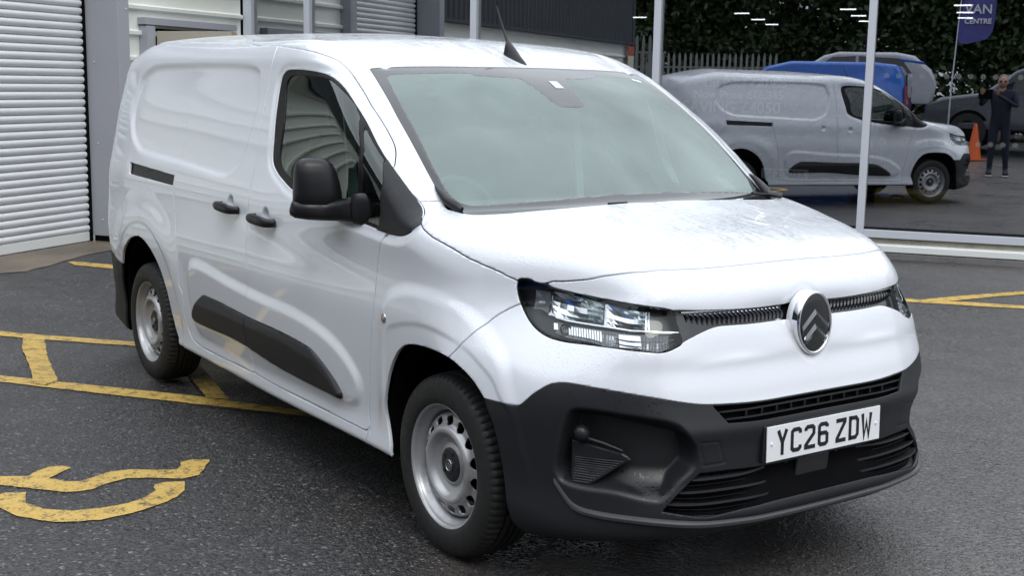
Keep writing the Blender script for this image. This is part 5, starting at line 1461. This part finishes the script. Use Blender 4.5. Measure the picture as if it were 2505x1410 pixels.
dots = bthing('glass_markers', 'rows of pale round warning dots stuck across the glass', 'stickers')
for z, a0, a1 in ((1.72, .28, 3.8), (1.13, .28, 3.8)):
    a = a0
    while a < a1:
        if abs(a - 2.02) > .05:
            b = MB(); b.lathe([(0, 0), (.024, 0)], 16, 'Y', (a, GLASS_B - .0085, z)); b.build('dot', M_DOT, dots)
        a += .102

# ------------------------------------------------------------------ showroom behind the glass
def showroom():
    sh = bthing('showroom', 'dark showroom interior behind the glass front', 'room')
    M_FL = plain('grey showroom floor', (.030, .031, .034), .45, gscale=3); M_WL = plain('dark showroom wall', (.012, .013, .015), .8)
    b = MB(); b.box((1.6, 18.6, .27), (17.4, 22., .04)); b.build('floor', M_FL, sh)
    b = MB(); b.box((1.6, 29.6, 2.0), (17.4, .1, 4)); b.build('back_wall', M_WL, sh)
    for a in (-7.1, 10.3): b = MB(); b.box((a, 18.6, 2.0), (.1, 22, 4)); b.build('side_wall', M_WL, sh)
    b = MB(); b.box((1.6, 18.6, 3.7), (17.4, 22, .1)); b.build('ceiling', M_WL, sh)
    M_L = emitter('strip light', (.95, .98, 1), 7.)
    spots = [(-6.32, 23.72), (-3.74, 22.2), (-3.81, 24.64), (-3.86, 26.9), (-1.47, 20.94), (-1.48, 23.2), (-1.52, 25.4), (.63, 19.85), (.63, 22.1), (.61, 24.06)]
    ds = ['far left', 'first of the middle row', 'second of the middle row', 'third of the middle row', 'first beside the mullion', 'second beside the mullion', 'third beside the mullion', 'top one by the flag', 'second one by the flag', 'lowest one by the flag']
    for (a, bb), dsc in zip(spots, ds):
        l = bthing('strip_light', 'lit white strip lamp inside the showroom, ' + dsc, 'strip light', 'lit strip lamps under the showroom ceiling')
        b = MB(); b.box((a, bb, 3.10), (.30, .045, .022)); b.build('tube', M_L, l)
        b = MB(); b.box((a, bb, 3.135), (.44, .09, .03)); b.build('batten', M_WL, l)
        b = MB(); b.box((a, bb, 3.40), (.012, .012, .5)); b.build('hanger', M_WL, l)
    # added front row, out of view, to brighten the lettering by the window
    for k, (a, bb) in enumerate(((-3.2, 8.9), (-.9, 8.9), (1.6, 8.9))):
        l = bthing('strip_light', 'added unseen strip lamp brightening the window lettering, number %s from the corner, above the view' % ('one', 'two', 'three')[k], 'strip light', 'lit strip lamps under the showroom ceiling')
        b = MB(); b.box((a, bb, 3.10), (1.2, .05, .03)); b.build('tube', M_L, l)
        b = MB(); b.box((a, bb, 3.135), (1.24, .09, .03)); b.build('batten', M_WL, l)
        ld = bpy.data.lights.new('added fill', 'AREA'); ld.shape = 'RECTANGLE'; ld.size = 1.2; ld.size_y = .60; ld.energy = 12
        lo = bpy.data.objects.new('added_fill', ld); COL.objects.link(lo); lo.parent = l; lo.location = (a, bb, 3.07)
showroom()
# ================================================================== what stands behind the camera and shows in the glass
def text_mesh(txt, size, depth=.002, align='CENTER', bold=0.):
    cu = bpy.data.curves.new('t', 'FONT'); cu.body = txt; cu.size = size; cu.extrude = depth; cu.align_x = align; cu.offset = bold
    o = bpy.data.objects.new('t', cu); COL.objects.link(o); bpy.context.view_layer.update()
    me = bpy.data.meshes.new_from_object(o.evaluated_get(bpy.context.evaluated_depsgraph_get())); bpy.data.objects.remove(o); bpy.data.curves.remove(cu)
    return me
def vehicle(name, label, cat, body, L_, Wd, profile, glassline, paint, loc, rz, wheels_x, wr=.33, tail=None, front_glass=True):
    """profile: (x, z) outline of the side from the rear bottom over the roof to the front bottom"""
    root = empty(name, label=label, cat=cat); root.matrix_world = Matrix.Translation(loc) @ Matrix.Rotation(rz, 4, 'Z')
    b = MB(); rings = []; m = len(profile)
    for s in (-1, -.93, .93, 1):
        ring = []
        for x, z in profile:
            k = Wd / 2 * s; tuck = max(0, z - .95) * .16
            y = math.copysign(max(abs(k) - tuck - (.0), .02), s)
            inset = .05 if abs(s) == 1 else 0
            cx = (profile[0][0] + profile[-1][0]) / 2
            ring.append(b.bm.verts.new((cx + (x - cx) * (1 - inset * .5), y, z - (inset if z > .9 else -inset * .2))))
        rings.append(ring)
    for r0, r1 in zip(rings[:-1], rings[1:]):
        for i in range(m - 1): b.bm.faces.new((r0[i], r0[i + 1], r1[i + 1], r1[i]))
        b.bm.faces.new((r0[-1], r0[0], r1[0], r1[-1]))
    b.bm.faces.new(rings[0]); b.bm.faces.new(rings[-1][::-1])
    b.build('body', paint, root, smooth=True, bevel=.02)
    for s in (-1, 1):
        for gl in glassline:
            zc = sum(p[1] for p in gl) / len(gl)
            b = MB(); b.poly([(x, s * (Wd / 2 - max(0, z - .95) * .16 + .004), z) for x, z in gl], (0, s, 0), .004); b.build('side_window', M_GLOSSBLK, root)
        for wx in wheels_x:
            w_ = empty('wheel'); w_.parent = root; w_.location = (wx, s * (Wd / 2 - .09), wr)
            b = MB(); b.lathe([(wr * .62, s * .10), (wr * .95, s * .10), (wr, s * .07), (wr, -s * .10), (wr * .6, -s * .10)], 28, 'Y'); b.build('tyre', M_TYRE, w_, smooth=True)
            b = MB(); b.lathe([(0, s * .06), (wr * .2, s * .07), (wr * .5, s * .055), (wr * .62, s * .09)], 28, 'Y'); b.build('rim', M_STEEL, w_, smooth=True)
            b = MB(); b.lathe([(0, s * .012), (wr * 1.12, s * .012)], 28, 'Y'); o = b.build('arch', M_BLACK, w_); o.location = (0, s * .085 - s * .012, .02)
    return root
def gz_(a, b): p = W(a, b); return Vector((p.x, p.y, float(ground_h(p.x, p.y))))
P_BLUE = plain('strong blue paint', (.012, .12, .52), .2, coat=.6); P_WH = plain('plain white paint', (.42, .43, .45), .25, coat=.6); P_GR = plain('dark grey metallic', (.045, .05, .06), .25, .3, coat=.6); P_TEAL = plain('teal paint', (.01, .12, .12), .3, coat=.5)
PF_VAN = [(-2.2, .28), (-2.25, .9), (-2.18, 1.7), (-2.05, 1.93), (-1.6, 1.99), (.2, 1.99), (.75, 1.86), (1.35, 1.25), (1.6, 1.15), (2.2, 1.0), (2.32, .75), (2.3, .3)]
G_VAN = [[(.55, 1.16), (1.3, 1.16), (.68, 1.72), (.15, 1.76), (.12, 1.18)]]
PF_CAR = [(-2.05, .35), (-2.12, .85), (-1.98, 1.15), (-1.6, 1.46), (-1.2, 1.54), (.1, 1.55), (.45, 1.46), (1.05, 1.06), (1.75, .95), (2.08, .80), (2.1, .35)]
G_CAR = [[(-1.55, 1.07), (-1.3, 1.40), (-.35, 1.45), (-.35, 1.05)], [(-.28, 1.05), (-.28, 1.45), (.25, 1.42), (.85, 1.04)]]
PF_SUV = [(-2.3, .4), (-2.38, .95), (-2.28, 1.25), (-2.1, 1.68), (-1.7, 1.78), (.2, 1.76), (.55, 1.62), (1.15, 1.16), (1.95, 1.06), (2.28, .9), (2.3, .4)]
G_SUV = [[(-2.0, 1.2), (-1.85, 1.6), (-.5, 1.64), (-.5, 1.18)], [(-.42, 1.18), (-.42, 1.64), (.3, 1.58), (.95, 1.16)]]
vehicle('blue_van', 'bright blue van with a raised roof spoiler, reflected above the white van', 'van', None, 4.5, 1.86, [(x, z * .93) for x, z in PF_VAN], [[(x, z * .93) for x, z in g_] for g_ in G_VAN], P_BLUE, gz_(-2.70, -9.6) + Vector((0, 0, .0)), AZ + PI, (-1.4, 1.45))
bs = [o for o in bpy.data.objects if o.name == 'blue_van'][0]
b = MB(); b.box((-2.30, 0, 1.88), (.5, 1.5, .05), (0, R(-8), 0), bevel=.015); b.build('roof_spoiler', P_BLUE, bs)
b = MB(); b.box((-2.24, 0, 1.36), (.03, 1.4, .5), (0, R(4), 0), bevel=.01); b.build('rear_window', M_GLOSSBLK, bs)
for s in (-1, 1): b = MB(); b.box((-2.24, s * .86, 1.1), (.05, .08, .5), bevel=.01); b.build('rear_lamp', plain('clear red lamp', (.35, .05, .05), .2), bs)
vehicle('white_hatchback', 'white hatchback parked high behind the blue van, seen only in the glass', 'car', None, 4.2, 1.8, PF_CAR, G_CAR, P_WH, gz_(-2.1, -12.3) + Vector((0, 0, .46)), AZ + R(178), (-1.3, 1.3), .32)
vehicle('grey_pickup', 'dark grey estate vehicle behind the photographer, seen in the glass', 'car', None, 4.6, 1.9, PF_SUV, G_SUV, P_GR, gz_(2.3, -9.2) + Vector((0, 0, .1)), AZ + R(185), (-1.45, 1.4), .37)
vehicle('teal_van', 'dark teal van in shade at the back of the yard, seen in the glass', 'van', None, 4.5, 1.9, PF_VAN, G_VAN, P_TEAL, gz_(3.4, -13.0) + Vector((0, 0, .15)), AZ + R(170), (-1.4, 1.45))
# bank that lifts the back row
b = MB(); b.box((-2, -12.4, .65), (7.0, 2.2, .5), bevel=.1); o = b.build('kerbed_bank', M_CONC, None); o.matrix_world = BM; o['kind'] = 'structure'

def cone():
    r = empty('traffic_cone', label='orange traffic cone beside the reflected front bumper', cat='traffic cone'); r.location = gz_(.98, -7.6)
    b = MB(); b.lathe([(.15, .03), (.03, .72), (.0, .73)], 24); b.build('cone', plain('orange cone rubber', (.75, .13, .03), .5), r, smooth=True)
    b = MB(); b.box((0, 0, .015), (.38, .38, .03), bevel=.008); b.build('base', plain('cone base', (.55, .10, .03), .6), r)
cone()
def flag():
    r = empty('feather_flag', label='purple feather flag reading VAN CENTRE, seen reversed in the glass', cat='flag'); r.matrix_world = Matrix.Translation(gz_(.52, -5.35)) @ Matrix.Rotation(AZ, 4, 'Z')
    b = MB(); b.tube([(0, 0, 0), (.0, 0, 1.6), (.06, 0, 3.0), (.16, 0, 4.2), (.45, 0, 4.9)], [.014, .013, .011, .008, .005], 8); b.build('pole', M_ALU, r, smooth=True)
    b = MB(); b.box((0, 0, .03), (.5, .5, .05), bevel=.01); b.build('base_plate', M_GREYD, r)
    mp = plain('purple flag cloth', (.075, .072, .26), .8)
    out = [(.075, 2.36), (.10, 3.0), (.19, 4.15), (.45, 4.85), (.62, 4.6), (.67, 3.9), (.67, 3.0), (.64, 2.60), (.56, 2.44), (.46, 2.40)]
    b = MB(); cs = curve(out, n=4); b.poly([(x, .02 * math.sin(z * 4), z) for x, z in cs], (0, 1, 0), .002); b.build('cloth', mp, r)
    mt = plain('white flag print', (.62, .64, .72), .8)
    for txt, z, sz in (('VAN', 2.88, .23), ('CENTRE', 2.70, .125)):
        me = text_mesh(txt, sz, .001, bold=.004); o = link('lettering', me, mt, r)
        # printed for the street side: mirrored where the glass sees it
        o.matrix_local = Matrix.Translation((.375, .028, z)) @ Matrix.Diagonal((1, 1, 1, 1)) @ Matrix.Rotation(PI / 2, 4, 'X')
flag()

# palisade fences
def palisade(a0, a1, b0, z0, h, label, mat):
    r = bthing('palisade_fence', label, 'fence', None); n = int((a1 - a0) / .155); me = None
    for k in range(n):
        a = a0 + k * .155
        if me is None:
            b = MB(); b.poly([(-.034, 0, 0), (.034, 0, 0), (.034, 0, h - .12), (.022, 0, h - .05), (0, 0, h), (-.022, 0, h - .05), (-.034, 0, h - .12)], (0, 1, 0), .012); o = b.build('pale', mat, r); me = o.data
        else: o = link('pale', me, None, r)
        o.location = (a, b0, z0 + .05)
    for z in (.35, h - .35): b = MB(); b.box(((a0 + a1) / 2, b0 - .03, z0 + z), (a1 - a0, .04, .05)); b.build('rail', mat, r)
M_PAL = plain('weathered pale fence steel', (.20, .21, .20), .6)
palisade(-8.6, -5.9, -9.6, .25, 2.45, 'pale steel palisade fence beyond the end of the clad wall, in the glass', M_PAL)
palisade(-8.4, -4.0, -15.2, .45, 2.0, 'distant pale palisade fence under the dark trees, in the glass', M_PAL)

# trees
def tree_mesh(seed, h, rad, nleaf):
    rnd = np.random.RandomState(seed); cl = []
    for k in range(34):
        t = rnd.rand(); z = h * (.22 + .74 * t); rr = rad * math.sin(PI * min(.12 + .85 * t, 1)) ** .7 * (.35 + .65 * rnd.rand()); a = rnd.rand() * 2 * PI
        cl.append((rr * math.cos(a), rr * math.sin(a), z, rad * (.22 + .22 * rnd.rand())))
    cl = np.array(cl); i = rnd.randint(0, len(cl), nleaf)
    d = rnd.normal(size=(nleaf, 3)); d /= np.linalg.norm(d, axis=1, keepdims=True); r = rnd.rand(nleaf, 1) ** .45
    c = cl[i, :3] + d * r * cl[i, 3:4] * [1, 1, .8]
    u = rnd.normal(size=(nleaf, 3)); u /= np.linalg.norm(u, axis=1, keepdims=True); v = np.cross(u, rnd.normal(size=(nleaf, 3))); v /= np.linalg.norm(v, axis=1, keepdims=True)
    s = (.07 + .07 * rnd.rand(nleaf, 1)); V = np.stack([c - u * s, c + v * s * .45, c + u * s, c - v * s * .45], 1).reshape(-1, 3)
    return np_mesh('crown', V, np.arange(nleaf * 4).reshape(-1, 4), smooth=False)
def leaf_mat():
    n = NT('dark leaves'); v = n.coord()
    n.set(color=n.mix(n.noise(v, 1.2, 4), (.012, .022, .008), (.045, .075, .022)), rough=.45, spec=.4); return n.m
M_LEAF = leaf_mat(); M_BARK = plain('brown bark', (.045, .035, .028), .9, grain=.4)
TM = [tree_mesh(3, 8.5, 2.6, 9000), tree_mesh(8, 7.5, 2.4, 8000), tree_mesh(21, 9.5, 2.8, 9500)]
for m_ in TM: m_.materials.append(M_LEAF)
rnd = random.Random(5)
TL = []
for row, (bb, a0, a1, st) in enumerate(((-17.5, -13, 17, 2.1), (-20.0, -14, 19, 2.6))):
    a = a0
    while a < a1: TL.append((a + rnd.uniform(-.5, .5), bb + rnd.uniform(-.8, .8))); a += st
for k, (a, bb) in enumerate(TL):
    t_ = empty('broadleaf_tree', label='dark leafy tree in the dense row behind the yard, seen in the glass', cat='tree', group='dark trees behind the yard'); t_.location = gz_(a, bb); t_.rotation_euler = (0, 0, rnd.uniform(0, 6)); s_ = rnd.uniform(.85, 1.15); t_.scale = (s_, s_, s_)
    link('crown', TM[k % 3], None, t_)
    if k < 3:
        b = MB(); b.tube([(0, 0, -.2), (.05, .02, 2.5), (-.05, .05, 5), (0, 0, 7)], [.19, .14, .08, .02], 8)
        for q in range(5): an = q * 1.3; b.tube([(0, 0, 2.2 + q * .7), (.9 * math.cos(an), .9 * math.sin(an), 3.2 + q * .7), (1.6 * math.cos(an), 1.6 * math.sin(an), 3.7 + q * .75)], [.07, .04, .01], 6)
        o = b.build('trunk', M_BARK, t_, smooth=True); TR = o.data
    else: link('trunk', TR, None, t_)
b = MB(); b.box((1, -16.6, 1.3), (32, 1.0, 2.0)); 
def hedge():
    rs = np.random.RandomState(4); n = 60000
    c = np.stack([rs.uniform(-15, 17, n), rs.uniform(-17.2, -15.9, n), rs.rand(n) ** .85 * 4.6 + .5], 1); c = c @ np.array([[math.cos(AZ), math.sin(AZ), 0], [-math.sin(AZ), math.cos(AZ), 0], [0, 0, 1]])
    u = rs.normal(size=(n, 3)); u /= np.linalg.norm(u, axis=1, keepdims=True); v = np.cross(u, rs.normal(size=(n, 3))); v /= np.linalg.norm(v, axis=1, keepdims=True); s = .08 + .06 * rs.rand(n, 1)
    V = np.stack([c - u * s, c + v * s * .5, c + u * s, c - v * s * .5], 1).reshape(-1, 3)
    o = link('undergrowth', np_mesh('undergrowth', V, np.arange(n * 4).reshape(-1, 4), smooth=False), M_LEAF)
    tag(o, 'dark tangled undergrowth below the trees, seen in the glass', 'undergrowth', kind='stuff')
b.bm.free(); hedge()

# vehicle shown inside, with its price text and plate
def display_van():
    r = vehicle('display_van', 'dark van shown inside the glass with plate SF26 OXX and price lettering', 'van', None, 4.5, 1.9, [(-2.2, .3), (-2.25, 1.0), (-2.1, 1.9), (-1.8, 2.0), (.6, 2.0), (.95, 1.85), (1.48, 1.02), (2.1, .93), (2.3, .76), (2.3, .35)], [], plain('black van paint', (.006, .007, .009), .25, coat=.4), W(-1.05, 12.15, .29), AZ - PI / 2, (-1.4, 1.4))
    pl = plate('SF26 OXX', r); pl.matrix_local = frame(Vector((2.318, .13, .35)), Vector((1, 0, .02)))
    mt = plain('white vinyl lettering', (.80, .82, .80), .6)
    for txt, y, z, sz in (('List Price £20,995', -.10, 1.335, .135), ('Now Price £16,345', -.02, 1.20, .135), ('SAVING £4050', .06, 1.035, .185)):
        x = np.interp(z, [1.15, 1.85], [1.50, .90]) if 0 else 2.36
        o = link('price_lettering', text_mesh(txt, sz, .001, bold=.002), mt, r); o.matrix_local = Matrix.Translation((x - 2.36 + 1.62, -y - .58, z - .03)) @ Matrix.Rotation(PI / 2, 4, 'Z') @ Matrix.Rotation(R(90), 4, 'X')
    b = MB(); rs_ = [[b.bm.verts.new((2.325, .01 + -.10 + a * math.cos(t), .70 + b_ * math.sin(t))) for t in [2 * PI * k / 32 for k in range(32)]] for a, b_ in ((.11, .044), (.104, .038))]
    for k in range(32): b.bm.faces.new((rs_[0][k], rs_[0][(k + 1) % 32], rs_[1][(k + 1) % 32], rs_[1][k]))
    b.build('oval_badge', mt, r)
    o = link('badge_script', text_mesh('Ford', .075, .001), mt, r); o.matrix_local = Matrix.Translation((2.327, -.09, .678)) @ Matrix.Rotation(PI / 2, 4, 'Z') @ Matrix.Rotation(R(90), 4, 'X')
display_van()
yb = bthing('yellow_plinth', 'low yellow display block on the showroom floor behind the reflected wheel', 'display block')
b = MB(); b.box((.45, 9.9, .40), (.75, .5, .22), bevel=.02); b.build('block', plain('yellow display board', (.42, .30, .04), .6), yb)

# ------------------------------------------------------------------ photographer (reflected)
def person():
    P0 = gz_(1.40, -4.90); r = empty('person', label='person in dark clothes holding up a tablet, reflected in the right pane', cat='person'); r.matrix_world = Matrix.Translation(P0) @ Matrix.Rotation(AZ + PI / 2, 4, 'Z') @ Matrix.Scale(1.05, 4)
    # local x faces the glass, y to the left
    J = {'pel': (0, 0, .93, .15), 'wai': (0, 0, 1.08, .145), 'che': (.0, 0, 1.30, .165), 'nec': (0, 0, 1.47, .065), 'hip_l': (0, .09, .88, .10), 'kne_l': (.03, .11, .50, .066), 'ank_l': (0, .12, .10, .045), 'hip_r': (0, -.09, .88, .10), 'kne_r': (.02, -.12, .50, .066), 'ank_r': (-.02, -.14, .10, .045),
         'sho_l': (0, .19, 1.41, .068), 'elb_l': (.10, .33, 1.20, .045), 'wri_l': (.30, .31, 1.37, .030), 'sho_r': (0, -.19, 1.41, .068), 'elb_r': (.10, -.25, 1.18, .045), 'wri_r': (.31, .07, 1.37, .030), 'toe_l': (.16, .13, .05, .04), 'toe_r': (.14, -.15, .05, .04)}
    E_ = [('pel', 'wai'), ('wai', 'che'), ('che', 'nec'), ('pel', 'hip_l'), ('hip_l', 'kne_l'), ('kne_l', 'ank_l'), ('pel', 'hip_r'), ('hip_r', 'kne_r'), ('kne_r', 'ank_r'), ('che', 'sho_l'), ('sho_l', 'elb_l'), ('elb_l', 'wri_l'), ('che', 'sho_r'), ('sho_r', 'elb_r'), ('elb_r', 'wri_r'), ('ank_l', 'toe_l'), ('ank_r', 'toe_r')]
    def skin(joints, edges, name, mat, root=0, sub=2):
        ks = list(joints); me = bpy.data.meshes.new(name); me.from_pydata([joints[k][:3] for k in ks], [(ks.index(a), ks.index(c)) for a, c in edges], [])
        o = link(name, me, None, r); md = o.modifiers.new('skin', 'SKIN'); s2 = o.modifiers.new('sub', 'SUBSURF'); s2.levels = s2.render_levels = sub
        for i, k in enumerate(ks): me.skin_vertices[0].data[i].radius = (joints[k][3],) * 2
        me.skin_vertices[0].data[root].use_root = True; me.materials.append(mat)
        md.use_smooth_shade = True
        return o
    skin(J, E_, 'body', plain('navy jumper and trousers', (.010, .013, .030), .85))
    M_SK = plain('warm skin', (.42, .24, .17), .5)
    b = MB(); b.sphere((.035, 0, 1.60), .092, 24, (1.02, .86, 1.22)); b.sphere((.128, 0, 1.585), .016, 10, (1, .8, 1.4)); b.tube([(0, 0, 1.44), (.015, 0, 1.54)], [.058, .052], 12)
    for s in (-1, 1): b.sphere((.03, s * .08, 1.59), .020, 8, (.7, .4, 1.3))
    b.build('head', M_SK, r, smooth=True)
    b = MB(); b.sphere((.012, 0, 1.635), .094, 20, (1.0, .90, 1.0)); b.build('hair', plain('short grey hair', (.16, .14, .13), .8), r, smooth=True)
    for s in (-1, 1): b = MB(); b.box((.122, s * .034, 1.605), (.006, .045, .028), bevel=.006); b.build('spectacle_lens', M_GLOSSBLK, r)
    for nm, s, w_ in (('hand', 1, (.33, .315, 1.385)), ('hand', -1, (.34, .075, 1.385))):
        h = {'w': (*w_[:2], w_[2] - .02, .026), 'p': (w_[0] + .03, w_[1], w_[2] + .03, .034)}; e = [('w', 'p')]
        for q in range(4): h['a%d' % q] = (w_[0] + .055, w_[1] + (q - 1.5) * .019, w_[2] + .055, .010); h['b%d' % q] = (w_[0] + .075, w_[1] + (q - 1.5) * .019, w_[2] + .082, .009); e += [('p', 'a%d' % q), ('a%d' % q, 'b%d' % q)]
        h['t1'] = (w_[0] + .03, w_[1] - s * .045, w_[2] + .05, .011); h['t2'] = (w_[0] + .045, w_[1] - s * .055, w_[2] + .08, .010); e += [('p', 't1'), ('t1', 't2')]
        skin(h, e, 'hand', M_SK, 0, 1)
    for s, y in ((1, .125), (-1, -.145)):
        b = MB(); b.box((.06, y, .045), (.28, .10, .09), bevel=.03); o = b.build('shoe', plain('dark shoe', (.02, .02, .022), .6), r, smooth=True)
        b = MB(); b.box((.06, y, .012), (.285, .104, .024), bevel=.008); b.build('sole', plain('white sole', (.7, .7, .7), .6), r)
    t_ = empty('tablet', label='black tablet held up by the person reflected in the glass', cat='tablet'); t_.matrix_world = Matrix.Translation(Vector((3.489, -3.0128, 1.6008)) + Vector((.811, -.562, 0)) * .03) @ Matrix.Rotation(math.atan2(.562, -.811), 4, 'Z')
    b = MB(); b.box((-.006, .02, -.065), (.009, .25, .175), bevel=.003); b.build('casing', M_BLACK, t_)
person()
